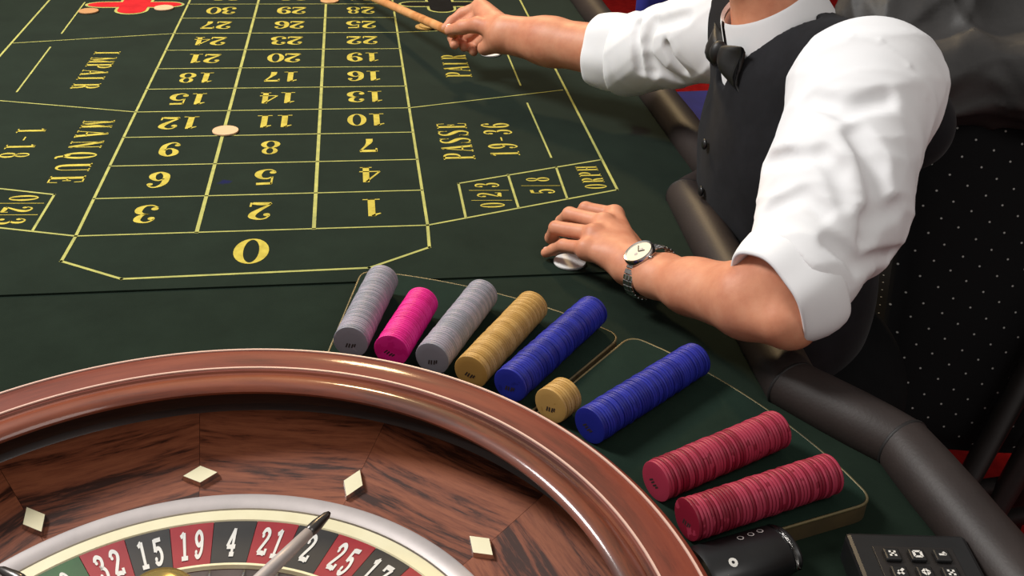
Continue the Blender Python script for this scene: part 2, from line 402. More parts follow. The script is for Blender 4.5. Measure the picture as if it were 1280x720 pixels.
# felt bed with the hole for the wheel
bm = bmesh.new()
vo = [bm.verts.new((x, y, -0.0025)) for x, y in outline]
eo = [bm.edges.new((vo[i], vo[(i + 1) % len(vo)])) for i in range(len(vo))]
vi = [bm.verts.new((WC[0] + 0.385 * math.cos(2 * PI * i / 96), WC[1] + 0.385 * math.sin(2 * PI * i / 96), -0.0025)) for i in range(96)]
ei = [bm.edges.new((vi[i], vi[(i + 1) % 96])) for i in range(96)]
r = bmesh.ops.triangle_fill(bm, use_beauty=True, edges=eo + ei)
bm.normal_update()
for f in bm.faces:
    if f.normal.z < 0: f.normal_flip()
me = bpy.data.meshes.new('felt_bed'); bm.to_mesh(me); bm.free()
bed = tpart(link('felt_bed', me, m_base, None, False))
so = bed.modifiers.new('thickness', 'SOLIDIFY'); so.thickness = 0.018; so.offset = -1
# layout cloth
lc = [(0.912, 1.93), (0.910, 0.13), (0.842, 0.05), (0.834, -0.150), (-0.369, -0.150), (-0.377, 0.05), (-0.445, 0.13), (-0.447, 1.93)]
bm = bmesh.new(); prism(bm, lc, -0.0024, 0.0)
cloth = tpart(bm_obj('layout_cloth', bm, m_layout, None, False))
def cpart(o): o.parent = cloth; o.matrix_parent_inverse = cloth.matrix_world.inverted() if False else Matrix.Identity(4); return o
def print_obj(name, vs, fs, mat):
    o = mesh_obj(name, [(v[0], v[1], 0.0004) for v in vs], fs, mat, None, False)
    o.parent = cloth; return o
# apron and legs below the top
ap = [(x * 0.985 + 0.0035, y * 0.985 + 0.003) for x, y in outline]
bm = bmesh.new()
n = len(ap); a = [bm.verts.new((x, y, -0.022)) for x, y in ap]; b = [bm.verts.new((x, y, -0.15)) for x, y in ap]
for i in range(n): bm.faces.new((a[i], a[(i + 1) % n], b[(i + 1) % n], b[i]))
o = tpart(bm_obj('apron', bm, m_apron, None, False)); md = o.modifiers.new('t', 'SOLIDIFY'); md.thickness = 0.02; md.offset = 0
for lx, ly in ((-0.30, 1.6), (0.76, 1.6), (-0.24, -1.25), (0.70, -1.25)):
    bm = bmesh.new(); bbox_mesh(bm, lx - 0.05, lx + 0.05, ly - 0.05, ly + 0.05, -0.76, -0.021, 0.01)
    tpart(bm_obj('leg', bm, m_apron, None, False))
# padded leather rail, one piece for each straight run, mitred at the corners
def rail_ring(p, d_in, d_out, side=1):
    t = (Vector(d_in) + Vector(d_out)).normalized(); nrm = Vector((t.y, -t.x)); k = 1 / max(0.5, nrm.dot(Vector((d_in[1], -d_in[0])).normalized()))
    return nrm * k
def build_rail(path):
    P = [Vector(p) for p in path]; n = len(P); D = [(P[i + 1] - P[i]).normalized() for i in range(n - 1)]
    def ring(pt, off, rr=1.0):
        out = []
        for k in range(28):
            a = 2 * PI * k / 28; c, s_ = math.cos(a), math.sin(a)
            out.append((pt.x + off.x * 0.031 * rr * c, pt.y + off.y * 0.031 * rr * c, 0.008 + 0.032 * rr * (s_ if s_ > 0 else s_ * 0.9)))
        return out
    for i in range(n - 1):
        o0 = rail_ring(P[i], D[max(i - 1, 0)], D[i]); o1 = rail_ring(P[i + 1], D[i], D[min(i + 1, n - 2)])
        L = (P[i + 1] - P[i]).length; m = max(4, int(L / 0.04)); vs, fs = [], []
        for j in range(m + 1):
            t = j / m; pt = P[i].lerp(P[i + 1], t); off = o0.lerp(o1, t) if L < 0.15 else (o0.lerp(Vector((D[i].y, -D[i].x)), min(1, t * L / 0.05)) if t < 0.5 else o1.lerp(Vector((D[i].y, -D[i].x)), min(1, (1 - t) * L / 0.05)))
            q = 0.96 if j in (0, m) else 1.0
            vs += ring(pt, off, q * (1 + 0.012 * math.sin(j * 2.1 + i)))
        for j in range(m):
            for k in range(28): k2 = (k + 1) % 28; fs.append((j * 28 + k, j * 28 + k2, (j + 1) * 28 + k2, (j + 1) * 28 + k))
        fs.append(tuple(range(28))); fs.append(tuple(m * 28 + k for k in reversed(range(28))))
        o = tpart(mesh_obj('padded_rail', vs, fs, m_leather)); auto_sharp(o, 60)
    for i in range(1, n - 1):       # stitched seam at each corner
        off = rail_ring(P[i], D[i - 1], D[i]); vs, fs = [], []
        t = (D[i - 1] + D[i]).normalized()
        for j, (dd, rr) in enumerate(((-0.0025, 0.93), (-0.0015, 0.975), (0.0015, 0.975), (0.0025, 0.93))): vs += ring(P[i] + t * dd, off, rr)
        for j in range(3):
            for k in range(28): k2 = (k + 1) % 28; fs.append((j * 28 + k, j * 28 + k2, (j + 1) * 28 + k2, (j + 1) * 28 + k))
        tpart(mesh_obj('rail_seam', vs, fs, m_seam))
build_rail(rail); build_rail([(0.465 - x, y) for x, y in rail])

# ---------------------------------------------------------------- printed layout
def catmull(pts, n=7):
    P = [np.array(p, float) for p in pts]; P = [2 * P[0] - P[1]] + P + [2 * P[-1] - P[-2]]; out = []
    for i in range(1, len(P) - 2):
        for k in range(n):
            t = k / n; p0, p1, p2, p3 = P[i - 1:i + 3]
            out.append(0.5 * (2 * p1 + (p2 - p0) * t + (2 * p0 - 5 * p1 + 4 * p2 - p3) * t * t + (3 * p1 - p0 - 3 * p2 + p3) * t ** 3))
    out.append(P[-2]); return out
def stroke(vs, fs, pts, minw=0.0, curve=True):
    C = catmull(pts) if curve and len(pts) > 2 else [np.array(p, float) for p in pts]
    n = len(C); b = len(vs)
    for i in range(n):
        t = C[min(i + 1, n - 1)][:2] - C[max(i - 1, 0)][:2]; t = t / (np.linalg.norm(t) + 1e-9); w2 = max(C[i][2], minw) / 2
        nn = np.array([-t[1], t[0]]) * w2; vs += [tuple(C[i][:2] + nn), tuple(C[i][:2] - nn)]
    for i in range(n - 1): k = b + 2 * i; fs.append((k, k + 1, k + 3, k + 2))
def ringg(vs, fs, c, ro, ri, n=28):
    b = len(vs)
    for i in range(n):
        a = 2 * PI * i / n; vs += [(c[0] + ro[0] * math.cos(a), c[1] + ro[1] * math.sin(a)), (c[0] + ri[0] * math.cos(a), c[1] + ri[1] * math.sin(a))]
    for i in range(n): j = (i + 1) % n; fs.append((b + 2 * i, b + 2 * j, b + 2 * j + 1, b + 2 * i + 1))
def disc(vs, fs, c, r, n=12):
    b = len(vs); vs += [(c[0] + r * math.cos(2 * PI * i / n), c[1] + r * math.sin(2 * PI * i / n)) for i in range(n)]; fs.append(tuple(range(b, b + n)))
SER = 0.045
G = {
 '1': ([[(.3, 0, .18), (.3, 1, .18)], [(.08, .02, SER), (.52, .02, SER)], [(.08, .84, .05), (.22, .92, .09)], [(.2, .93, .1), (.3, .98, .05)]], []),
 '2': ([[(.06, .78, .05), (.16, .95, .06), (.32, .98, .08), (.48, .85, .17), (.46, .66, .18), (.32, .45, .13), (.12, .2, .08), (.05, .08, .06)], [(.05, .09, .13), (.3, .1, .17), (.52, .06, .12)], [(.55, .02, .05), (.56, .26, .05)]], [(.13, .74, .085)]),
 '3': ([[(.06, .8, .05), (.16, .95, .06), (.3, .98, .07), (.45, .87, .16), (.44, .68, .16), (.34, .55, .07), (.22, .53, .05)], [(.22, .53, .05), (.36, .51, .08), (.49, .38, .17), (.48, .18, .18), (.36, .04, .08), (.2, .02, .06), (.06, .14, .05)]], [(.13, .77, .085), (.12, .22, .09)]),
 '4': ([[(.4, 0, .17), (.4, 1, .17)], [(.4, .98, .06), (.03, .31, .06)], [(.02, .3, .06), (.58, .3, .06)], [(.24, .02, SER), (.56, .02, SER)]], []),
 '5': ([[(.12, .92, .14), (.52, .94, .14)], [(.13, .98, .05), (.12, .48, .05)], [(.12, .5, .05), (.25, .6, .08), (.4, .57, .11), (.5, .38, .18), (.47, .17, .18), (.34, .03, .08), (.18, .02, .06), (.06, .14, .05)]], [(.12, .2, .09)]),
 '6': ([[(.52, .86, .05), (.42, .98, .06), (.28, .97, .08), (.14, .78, .15), (.11, .5, .18), (.14, .2, .17), (.3, .03, .08), (.46, .15, .15), (.48, .33, .17), (.4, .5, .1), (.28, .56, .06), (.16, .45, .04)]], [(.48, .8, .08)]),
 '7': ([[(.06, .91, .16), (.54, .91, .16)], [(.07, .98, .05), (.07, .72, .05)], [(.53, .9, .06), (.36, .52, .09), (.27, .25, .18), (.26, .0, .2)]], []),
 'I': ([[(.2, 0, .17), (.2, 1, .17)], [(.03, .02, SER), (.37, .02, SER)], [(.03, .98, SER), (.37, .98, SER)]], []),
 'P': ([[(.18, 0, .17), (.18, 1, .17)], [(.02, .02, SER), (.36, .02, SER)], [(.02, .98, SER), (.3, .98, SER)], [(.2, .97, .05), (.4, .95, .08), (.52, .8, .16), (.5, .6, .15), (.38, .49, .07), (.2, .47, .05)]], []),
 'R': ([[(.18, 0, .17), (.18, 1, .17)], [(.02, .02, SER), (.36, .02, SER)], [(.02, .98, SER), (.3, .98, SER)], [(.2, .97, .05), (.4, .95, .08), (.52, .8, .16), (.5, .63, .15), (.38, .53, .07), (.2, .51, .05)], [(.3, .52, .1), (.46, .3, .15), (.5, .06, .13), (.6, .03, .06)]], []),
 'A': ([[(.04, .02, .05), (.3, 1, .06)], [(.3, 1, .17), (.53, .02, .18)], [(.12, .33, .05), (.46, .33, .05)], [(-.04, .02, SER), (.16, .02, SER)], [(.38, .02, SER), (.66, .02, SER)]], []),
 'M': ([[(.1, 0, .05), (.1, 1, .05)], [(.12, .98, .16), (.35, .04, .1)], [(.35, .04, .05), (.6, .98, .06)], [(.6, 0, .16), (.6, 1, .16)], [(0, .02, SER), (.22, .02, SER)], [(.46, .02, SER), (.74, .02, SER)], [(0, .98, SER), (.18, .98, SER)], [(.56, .98, SER), (.74, .98, SER)]], []),
 'N': ([[(.1, 0, .05), (.1, 1, .05)], [(.1, .98, .17), (.54, .04, .17)], [(.55, 0, .05), (.55, 1, .05)], [(0, .02, SER), (.22, .02, SER)], [(.44, .98, SER), (.66, .98, SER)], [(0, .98, SER), (.15, .98, SER)]], []),
 'U': ([[(.14, 1, .17), (.14, .3, .17), (.2, .08, .14), (.36, .02, .08), (.5, .12, .05), (.54, .35, .05), (.54, 1, .05)], [(0, .98, SER), (.3, .98, SER)], [(.42, .98, SER), (.66, .98, SER)]], []),
 'E': ([[(.18, 0, .17), (.18, 1, .17)], [(.02, .02, SER), (.54, .02, SER)], [(.02, .98, SER), (.52, .98, SER)], [(.2, .52, .05), (.4, .52, .05)], [(.52, .02, .05), (.54, .28, .04)], [(.5, .98, .05), (.52, .75, .04)], [(.4, .4, .05), (.4, .64, .05)]], []),
 'S': ([[(.5, .76, .05), (.44, .94, .05), (.28, .98, .06), (.12, .88, .12), (.12, .7, .15), (.28, .54, .19), (.46, .38, .18), (.5, .2, .14), (.4, .04, .08), (.24, .02, .05), (.1, .1, .05), (.06, .3, .05)], [(.5, 1, .04), (.5, .7, .04)], [(.06, 0, .04), (.06, .32, .04)]], []),
 'H': ([[(.14, 0, .16), (.14, 1, .16)], [(.5, 0, .16), (.5, 1, .16)], [(.14, .5, .05), (.5, .5, .05)], [(0, .02, SER), (.28, .02, SER)], [(.36, .02, SER), (.64, .02, SER)], [(0, .98, SER), (.28, .98, SER)], [(.36, .98, SER), (.64, .98, SER)]], []),
 '-': ([[(.1, .45, .05), (.5, .45, .05)]], []), '/': ([[(.2, -.35, .045), (.32, 1.3, .045)]], []), ' ': ([], []),
}
def glyph(ch, minw=0.0):
    vs, fs = [], []
    if ch in '0OQ':
        ringg(vs, fs, (.3, .5), (.29, .5), (.3 - .17, .455) if minw < .1 else (.13, .36))
        if ch == 'Q': stroke(vs, fs, [(.2, .2, .05), (.3, .12, .12), (.4, -.14, .12), (.55, -.18, .05)])
    elif ch == '8':
        ringg(vs, fs, (.3, .755), (.22, .245), (.095, .205) if minw < .1 else (.08, .12)); ringg(vs, fs, (.3, .27), (.27, .27), (.115, .225) if minw < .1 else (.11, .14))
    elif ch == '9':
        v6, f6 = glyph('6', minw); vs = [(.6 - x, 1 - y) for x, y in v6]; fs = f6
    else:
        st, bl = G[ch]
        for s_ in st: stroke(vs, fs, s_, minw)
        for x, y, r in bl: disc(vs, fs, (x, y), r)
    return vs, fs
def text_geo(s, h, adv, minw=0.0, wid=1.0):
    VS, FS = [], []; n = len(s); tot = adv * n
    for i, ch in enumerate(s):
        vs, fs = glyph(ch, minw); b = len(VS)
        VS += [((x - .3) * h * wid + adv * (i + .5) - tot / 2, (y - .5) * h) for x, y in vs]; FS += [tuple(q + b for q in f) for f in fs]
    return VS, FS
def text(name, s, c, h, adv, rot, mat=None, wid=1.0):
    if name == 'printed_word':
        n = len(s); ca, sa = math.cos(rot), math.sin(rot)
        for i, ch in enumerate(s):
            off = adv * (i + .5) - adv * n / 2
            text('printed_stroke' if ch in '-/' else 'printed_digit' if ch.isdigit() else 'printed_letter', ch, (c[0] + off * ca, c[1] + off * sa), h, adv, rot, mat, wid)
        return
    vs, fs = text_geo(s, h, adv, 0, wid); ca, sa = math.cos(rot), math.sin(rot)
    return print_obj(name, [(c[0] + x * ca - y * sa, c[1] + x * sa + y * ca) for x, y in vs], fs, mat or m_yellow)
def line(pts, wd=0.0035, mat=None, name='layout_line'):
    vs, fs = [], []; P = [np.array(p[:2], float) for p in pts]
    for i in range(len(P) - 1):
        t = P[i + 1] - P[i]; t /= np.linalg.norm(t); nn = np.array([-t[1], t[0]]) * wd / 2; e = t * wd / 2; b = len(vs)
        vs += [P[i] - e + nn, P[i] - e - nn, P[i + 1] + e - nn, P[i + 1] + e + nn]; fs.append((b, b + 1, b + 2, b + 3))
    return print_obj(name, vs, fs, mat or m_line)
NR = 12
for c in range(4): line([(c * CW, 0 if c in (1, 2) else -0.0), (c * CW, NR * RH)], 0.0052 if c in (1, 2) else 0.0042)
for r in range(NR + 1): line([(0, r * RH), (3 * CW, r * RH)], 0.003)
for c in range(3):
    for r in range(NR):
        num = 3 * r + 3 - c
        text('printed_number', str(num), ((c + 0.5) * CW + 0.002, (r + 0.53) * RH), 0.056, 0.0335, PI, wid=1.0)
line([(0, 0), U(76.7, 326.7), U(151.7, 349), U(461.7, 335), U(536.7, 309.3), (3 * CW, 0)], 0.0042)
text('printed_number', '0', U(314, 314), 0.070, 0.05, PI, wid=1.12)
# right wing
R1, R2 = U(771.7, 237.3), U(650, 0)
RT = R1 + (R2 - R1) * 1.7
line([(3 * CW, 0), R1], 0.0036); line([R1, RT], 0.0042)
line([(3 * CW, 4 * RH), U(703, 112.7)], 0.003); line([(3 * CW, 8 * RH), R1 + (R2 - R1) * 0.785], 0.003)
line([U(582, 271.5), U(573, 229.5), U(750.7, 200)], 0.0036); line([U(648, 259.5), U(635, 218.5)], 0.0036); line([U(709, 248.5), U(695, 209)], 0.0036)
line([U(659, 129), U(689, 197)], 0.0032); line([U(634, 67), U(650.7, 107)], 0.0032)
line([U(612, 10), U(622, 36)], 0.0032)
# left wing
L1 = U(0, 285); L1 = np.array([0, 0, 0.]) + (L1 - np.array([0, 0, 0])) * 2.2
Lo1, Lo2 = U(62, 0), U(0, 70)
Lb = Lo1 + (Lo2 - Lo1) * 3.3
line([(0, 0), L1], 0.0036); line([Lo1 + (Lo1 - Lo2) * 1.2, Lb], 0.0042)
A_ = U(0, 126); line([(0, 4 * RH), np.array([0, 4 * RH, 0]) + (A_ - np.array([0, 4 * RH, 0])) * 1.35], 0.003)
line([(0, 8 * RH), U(17, 54)], 0.003)
B_ = U(68, 243.5); C_ = U(0, 236); line([U(41, 288), B_, B_ + (C_ - B_) * 2.2], 0.0036)
line([U(63, 59), U(21, 115)], 0.0032); line([U(106, 3), U(77, 42)], 0.0032)
H = PI / 2
text('printed_word', 'PASSE', U(569, 176), 0.050, 0.0335, H, wid=.85); text('printed_word', '19-36', U(625, 174), 0.047, 0.031, H, wid=.8)
text('printed_word', 'PAIR', U(570, 82.5), 0.050, 0.0365, H, wid=.95)
text('printed_word', 'MANQUE', U(104, 187.5), 0.050, 0.0455, -H, wid=.9); text('printed_word', 'IMPAIR', U(121, 86.5), 0.048, 0.0385, -H, wid=.95)
text('printed_word', '1-18', U(29, 178.5), 0.044, 0.034, -H, wid=.85)
text('printed_word', '0/2/3', U(21, 262), 0.040, 0.0185, -H, wid=.8)
text('printed_word', '0/2/3', U(612, 244), 0.036, 0.0175, H, wid=.75); text('printed_word', '5/8', U(675, 232), 0.036, 0.022, H, wid=.75)
text('printed_word', 'ORPH', U(739, 222), 0.034, 0.0225, H, wid=.8)
def quatrefoil(c, mat, s=1.0):
    def outl(g):
        pts = []; q = .046 * s + g
        for lob, (dx, dy, rx, ry) in enumerate(((.100, 0, .055, .032), (0, .072, .046, .042), (-.100, 0, .055, .032), (0, -.072, .046, .042))):
            for k in range(13):
                a = lob * PI / 2 - PI / 2 + PI * k / 12; pts.append((dx * s + (rx * s + g) * math.cos(a), dy * s + (ry * s + g) * math.sin(a)))
            sx, sy = ((1, 1), (-1, 1), (-1, -1), (1, -1))[lob]; pts.append((sx * (.046 * s + g), sy * (.032 * s + g)))
        return pts
    for nm, g, mt, z in (('emblem_outline', 0.006, m_line, 0.0004), ('emblem', 0, mat, 0.0008)):
        P = outl(g); o = mesh_obj(nm, [(c[0] + x, c[1] + y, z) for x, y in P], [tuple(range(len(P)))], mt, None, False); o.parent = cloth
quatrefoil((-0.116, 1.162), m_redprint, .66); quatrefoil((0.576, 1.162), m_blackprint, .60)

# ================================================================ ROULETTE WHEEL
wheel = tag(empty('roulette_wheel', (WC[0], WC[1], -0.0)), 'polished mahogany roulette wheel with red and black number ring and silver turret', 'roulette wheel')
ZR = 0.060
prof = [(0.391, -0.06), (0.3955, -0.02), (0.3985, 0.035), (0.3985, 0.050), (0.3965, 0.0565), (0.392, ZR), (0.380, ZR + 0.001), (0.358, ZR + 0.001), (0.3545, ZR - 0.0005)]
lathe('rim', prof, m_rim, wheel, 192)
lathe('rim_moulding', [(0.3545, ZR - 0.0005), (0.3530, ZR - 0.0025), (0.3505, ZR - 0.0028), (0.347, ZR - 0.0008), (0.341, ZR + 0.0005), (0.334, ZR + 0.0002), (0.3285, ZR - 0.002), (0.3258, ZR - 0.0055), (0.3275, ZR - 0.009)], m_roll, wheel, 192)
lathe('ball_track', [(0.3275, ZR - 0.009), (0.340, ZR - 0.011), (0.352, ZR - 0.016), (0.360, ZR - 0.025), (0.364, ZR - 0.036), (0.363, ZR - 0.046), (0.357, ZR - 0.052)], m_track, wheel, 192)
for rr in (0.3895, 0.3575): lathe('inlay_line', [(rr + 0.0011, ZR + 0.0004), (rr + 0.0009, ZR + 0.0016), (rr - 0.0009, ZR + 0.0016), (rr - 0.0011, ZR + 0.0004)], m_inlay, wheel, 192)
# sloping stator: twelve veneer panels, grain across, joints at the deflectors
z_o, z_i, r_o, r_i = 0.009, -0.017, 0.358, 0.2600
vs, fs = [], []; NA, NRR = 12, 5; half = math.radians(15) - 0.0006
for i in range(NA + 1):
    a = -half + 2 * half * i / NA
    for j in range(NRR + 1):
        r = r_i + (r_o - r_i) * j / NRR; z = z_i + (z_o - z_i) * (j / NRR) ** 1.15
        vs.append((r * math.cos(a), r * math.sin(a), z))
nt = len(vs); vs += [(x, y, z - 0.004) for x, y, z in vs]
for i in range(NA):
    for j in range(NRR):
        q = (i * (NRR + 1) + j, (i + 1) * (NRR + 1) + j, (i + 1) * (NRR + 1) + j + 1, i * (NRR + 1) + j + 1); fs.append(tuple(reversed(q))); fs.append(tuple(k + nt for k in q))
for j in range(NRR):
    for b in (0, NA * (NRR + 1)): q = (b + j, b + j + 1, b + j + 1 + nt, b + j + nt); fs.append(q if b == 0 else tuple(reversed(q)))
base_me = None
D0 = 94.6
for k in range(12):
    if base_me is None: o = mesh_obj('veneer_panel', vs, fs, m_veneer, wheel); auto_sharp(o, 40); base_me = o.data
    else: o = link('veneer_panel', base_me, m_veneer, wheel)
    o.rotation_euler[2] = math.radians(D0 - 15 + 30 * k)
# deflector diamonds, alternately along and across the track
def diamond(lx, ly):
    vs = [(lx, 0, 0), (0, ly, 0), (-lx, 0, 0), (0, -ly, 0), (lx * .86, 0, .0062), (0, ly * .86, .0062), (-lx * .86, 0, .0062), (0, -ly * .86, .0062)]
    me = bpy.data.meshes.new('deflector'); me.from_pydata(vs, [], [(0, 1, 5, 4), (1, 2, 6, 5), (2, 3, 7, 6), (3, 0, 4, 7), (4, 5, 6, 7), (3, 2, 1, 0)])
    me.materials.append(m_chrome); me.materials.append(m_ivory); me.polygons[4].material_index = 1; return me
dm = diamond(0.0180, 0.0112)
slope = math.atan2(z_o - z_i, r_o - r_i)
for k in range(12):
    a = math.radians(D0 - 0.3 - 29.9 * k if k < 6 else D0 + 29.7 * (12 - k)); rr = 0.283
    o = bpy.data.objects.new('deflector', dm); COL.objects.link(o); o.parent = wheel
    zz = z_i + (z_o - z_i) * ((rr - r_i) / (r_o - r_i)) ** 1.15
    o.location = (rr * math.cos(a), rr * math.sin(a), zz)
    o.rotation_euler = (Matrix.Rotation(a, 3, 'Z') @ Matrix.Rotation(-slope, 3, 'Y') @ Matrix.Rotation(PI / 2 if k % 2 == 0 else 0, 3, 'Z')).to_euler()
lathe('silver_ring', [(0.2602, -0.0185), (0.2598, -0.0155), (0.258, -0.0150), (0.2465, -0.0185), (0.2448, -0.0195), (0.2445, -0.026)], m_satin, wheel, 192)
# rotor
rotor = lathe('rotor', [(0.2442, -0.028), (0.2436, -0.0205), (0.2425, -0.0195), (0.2310, -0.0205), (0.2298, -0.0225)], m_ivory, wheel, 192)
ORDER = [0, 32, 15, 19, 4, 21, 2, 25, 17, 34, 6, 27, 13, 36, 11, 30, 8, 23, 10, 5, 24, 16, 33, 1, 20, 14, 31, 9, 22, 18, 29, 7, 28, 12, 35, 3, 26]
REDS = {1, 3, 5, 7, 9, 12, 14, 16, 18, 19, 21, 23, 25, 27, 30, 32, 34, 36}
step = 2 * PI / 37; A4 = math.radians(86.3)
RO, RI = 0.2298, 0.180
zo_, zi_ = -0.0215, -0.0265
for i, num in enumerate(ORDER):
    a = A4 - (i - 4) * step
    vs, fs, fm = [], [], []
    for k in range(5):
        aa = -step / 2 + 0.0012 + (step - 0.0024) * k / 4
        for r, z in ((RO, zo_), (RI, zi_)): vs.append((r * math.cos(aa), r * math.sin(aa), z))
    for k in range(4): fs.append((2 * k, 2 * k + 1, 2 * k + 3, 2 * k + 2)[::-1]); fm.append(0)
    tv, tf = text_geo(str(num), 0.030, 0.0125, 0.17, 0.44); b = len(vs)
    for x, y in tv:
        r = 0.2055 + y; vs.append((r * math.cos(-x / 0.2055), r * math.sin(-x / 0.2055), zi_ + (zo_ - zi_) * (r - RI) / (RO - RI) + 0.0007))
    fs += [tuple(q + b for q in f) for f in tf]; fm += [1] * len(tf)
    o = mesh_obj('number_plate', vs, fs, [m_dgreen if num == 0 else m_dred if num in REDS else m_dblack, m_white], rotor, False, fm); o.rotation_euler[2] = a
lathe('fret_ring', [(0.1802, -0.0275), (0.1795, -0.0235), (0.1770, -0.0235), (0.1762, -0.0275)], m_ivory, rotor, 128)
lathe('pocket_floor', [(0.178, -0.030), (0.174, -0.044), (0.142, -0.048), (0.139, -0.030)], m_satin, rotor, 128)
fm_ = None
for i in range(37):
    if fm_ is None:
        bm = bmesh.new(); bbox_mesh(bm, 0.1405, 0.1765, -0.0008, 0.0008, -0.047, -0.028); o = bm_obj('pocket_fret', bm, m_chrome, rotor, False); fm_ = o.data
    else: o = link('pocket_fret', fm_, m_chrome, rotor, False)
    o.rotation_euler[2] = A4 - (i - 4.5) * step
lathe('cone', [(0.1395, -0.031), (0.137, -0.026), (0.10, -0.008), (0.06, 0.006), (0.03, 0.012), (0.0, 0.012)], m_veneer, rotor, 96)
tur = lathe('turret', [(0.034, 0.010), (0.035, 0.016), (0.024, 0.022), (0.018, 0.032), (0.023, 0.044), (0.030, 0.054), (0.031, 0.064), (0.024, 0.074), (0.014, 0.084), (0.012, 0.094), (0.015, 0.101), (0.0, 0.103)], m_chrome, wheel, 64)
lathe('finial', [(0.014, 0.100), (0.021, 0.106), (0.0245, 0.115), (0.0245, 0.123), (0.020, 0.130), (0.011, 0.1345), (0.0, 0.136)], m_gold, tur, 64)
for k in range(4):
    a = math.radians(53.5 + 90 * k); d = Vector((math.cos(a), math.sin(a), 0))
    pts = [d * 0.022 + Vector((0, 0, 0.058)), d * 0.06 + Vector((0, 0, 0.060)), d * 0.11 + Vector((0, 0, 0.060)), d * 0.148 + Vector((0, 0, 0.060))]
    vs, fs = tube(pts, [0.0068, 0.0060, 0.0054, 0.0046], 14); arm = mesh_obj('turret_arm', vs, fs, m_satin, tur)
    vs, fs = tube([d * r + Vector((0, 0, 0.060)) for r in (0.146, 0.152, 0.158, 0.164, 0.171, 0.175)], [0.0042, 0.0050, 0.0050, 0.0042, 0.0034, 0.0016], 14)
    mesh_obj('arm_knob', vs, fs, m_gunmetal, arm)

# ================================================================ CHIP TRAYS AND CHIPS
ZT = 0.018
def polar(r, deg): a = math.radians(deg); return (WC[0] + r * math.cos(a), WC[1] + r * math.sin(a))
def tray(a0, a1, r1a, r1b, label):
    inner = [polar(0.4015, a0 + (a1 - a0) * i / 16) for i in range(17)]
    outer = [polar(r1b + (r1a - r1b) * i / 16, a1 + (a0 - a1) * i / 16) for i in range(17)]
    corner = rounded_poly([inner[-1], outer[0], outer[1]], [0, 0.022, 0])
    pts = inner[:-1] + [inner[-1]]
    def rc(prev, p, nxt, r):
        p = np.array(p); da = np.array(prev) - p; db = np.array(nxt) - p; da /= np.linalg.norm(da); db /= np.linalg.norm(db)
        return [tuple((p + da * r) * (1 - t) ** 2 + p * 2 * t * (1 - t) + (p + db * r) * t * t) for t in np.linspace(0, 1, 8)]
    poly = pts + rc(inner[-1], outer[0], outer[3], 0.020) + outer[2:-2] + rc(outer[-4], outer[-1], inner[0], 0.020)
    cx = np.mean([p[0] for p in poly]); cy = np.mean([p[1] for p in poly])
    T = tag(empty('chip_tray', (cx, cy, 0)), label, 'chip tray')
    loc = [(x - cx, y - cy) for x, y in poly]
    bm = bmesh.new(); prism(bm, loc, -0.0022, ZT - 0.002); bm_obj('body', bm, m_side, T, False)
    sh = [(x * 0.985, y * 0.985) for x, y in loc]
    bm = bmesh.new(); prism(bm, sh, ZT - 0.0021, ZT); bm_obj('felt_lining', bm, m_tray, T, False)
    P = [Vector((x * 0.995, y * 0.995, ZT - 0.0012)) for x, y in loc]; P.append(P[0])
    vs, fs = tube(P, 0.0015, 8, False); mesh_obj('edge_trim', vs, fs, m_trim, T)
    return T
tray(46.5, 77.7, 0.618, 0.640, 'green felt chip tray holding the grey, pink, gold and long blue chip rows')
tray(14.5, 45.9, 0.612, 0.626, 'green felt chip tray holding the two red chip rows beside the keypad')
CR, CT = 0.0190, 0.00335
def chip_mesh(mat, marked=True):
    prof = [(0, -CT / 2), (CR * .62, -CT / 2), (CR * .9, -CT / 2), (CR * .985, -CT * .43), (CR, -CT * .3), (CR, CT * .3), (CR * .985, CT * .43), (CR * .9, CT / 2), (CR * .62, CT / 2), (0, CT / 2)]
    seg = 32; vs = [(0, 0, -CT / 2)]; fs = []; rings = prof[1:-1]
    for r, z in rings:
        for k in range(seg): vs.append((r * math.cos(2 * PI * k / seg), r * math.sin(2 * PI * k / seg), z))
    vs.append((0, 0, CT / 2)); top = len(vs) - 1
    for k in range(seg):
        k2 = (k + 1) % seg; fs.append((0, 1 + k2, 1 + k))
        for j in range(len(rings) - 1): b = 1 + j * seg; fs.append((b + k, b + k2, b + seg + k2, b + seg + k))
        b = 1 + (len(rings) - 1) * seg; fs.append((b + k, b + k2, top))
    fm = [0] * len(fs)
    for s_ in (-1, 1) if marked else ():    # printed mark on both faces
        for (x0, y0, x1, y1) in ((-.006, -.006, -.0035, -.001), (-.003, -.0065, -.001, -.0015), (.000, -.007, .0025, -.002), (.003, -.006, .005, -.002)):
            t = np.array([x1 - x0, y1 - y0]); t /= np.linalg.norm(t); nn = np.array([-t[1], t[0]]) * .0008; b = len(vs); z = s_ * (CT / 2 + 0.00012)
            q = [(x0 + nn[0], y0 + nn[1], z), (x0 - nn[0], y0 - nn[1], z), (x1 - nn[0], y1 - nn[1], z), (x1 + nn[0], y1 + nn[1], z)]
            if s_ < 0: q = q[::-1]
            vs += q; fs.append((b, b + 1, b + 2, b + 3)); fm.append(1)
    me = bpy.data.meshes.new('casino_chip'); me.from_pydata(vs, [], fs); me.materials.append(mat); me.materials.append(m_chipink)
    me.polygons.foreach_set('use_smooth', [True] * len(fs)); me.polygons.foreach_set('material_index', fm); me.update()
    bm = bmesh.new(); bm.from_mesh(me)
    for e in bm.edges:
        if len(e.link_faces) == 2 and e.calc_face_angle(0) > 0.6: e.smooth = False
    bm.to_mesh(me); bm.free(); return me
CM = {k: chip_mesh(m) for k, m in CH.items()}; CP = {k: chip_mesh(CH[k], False) for k in ('pale', 'tan', 'gold', 'white')}
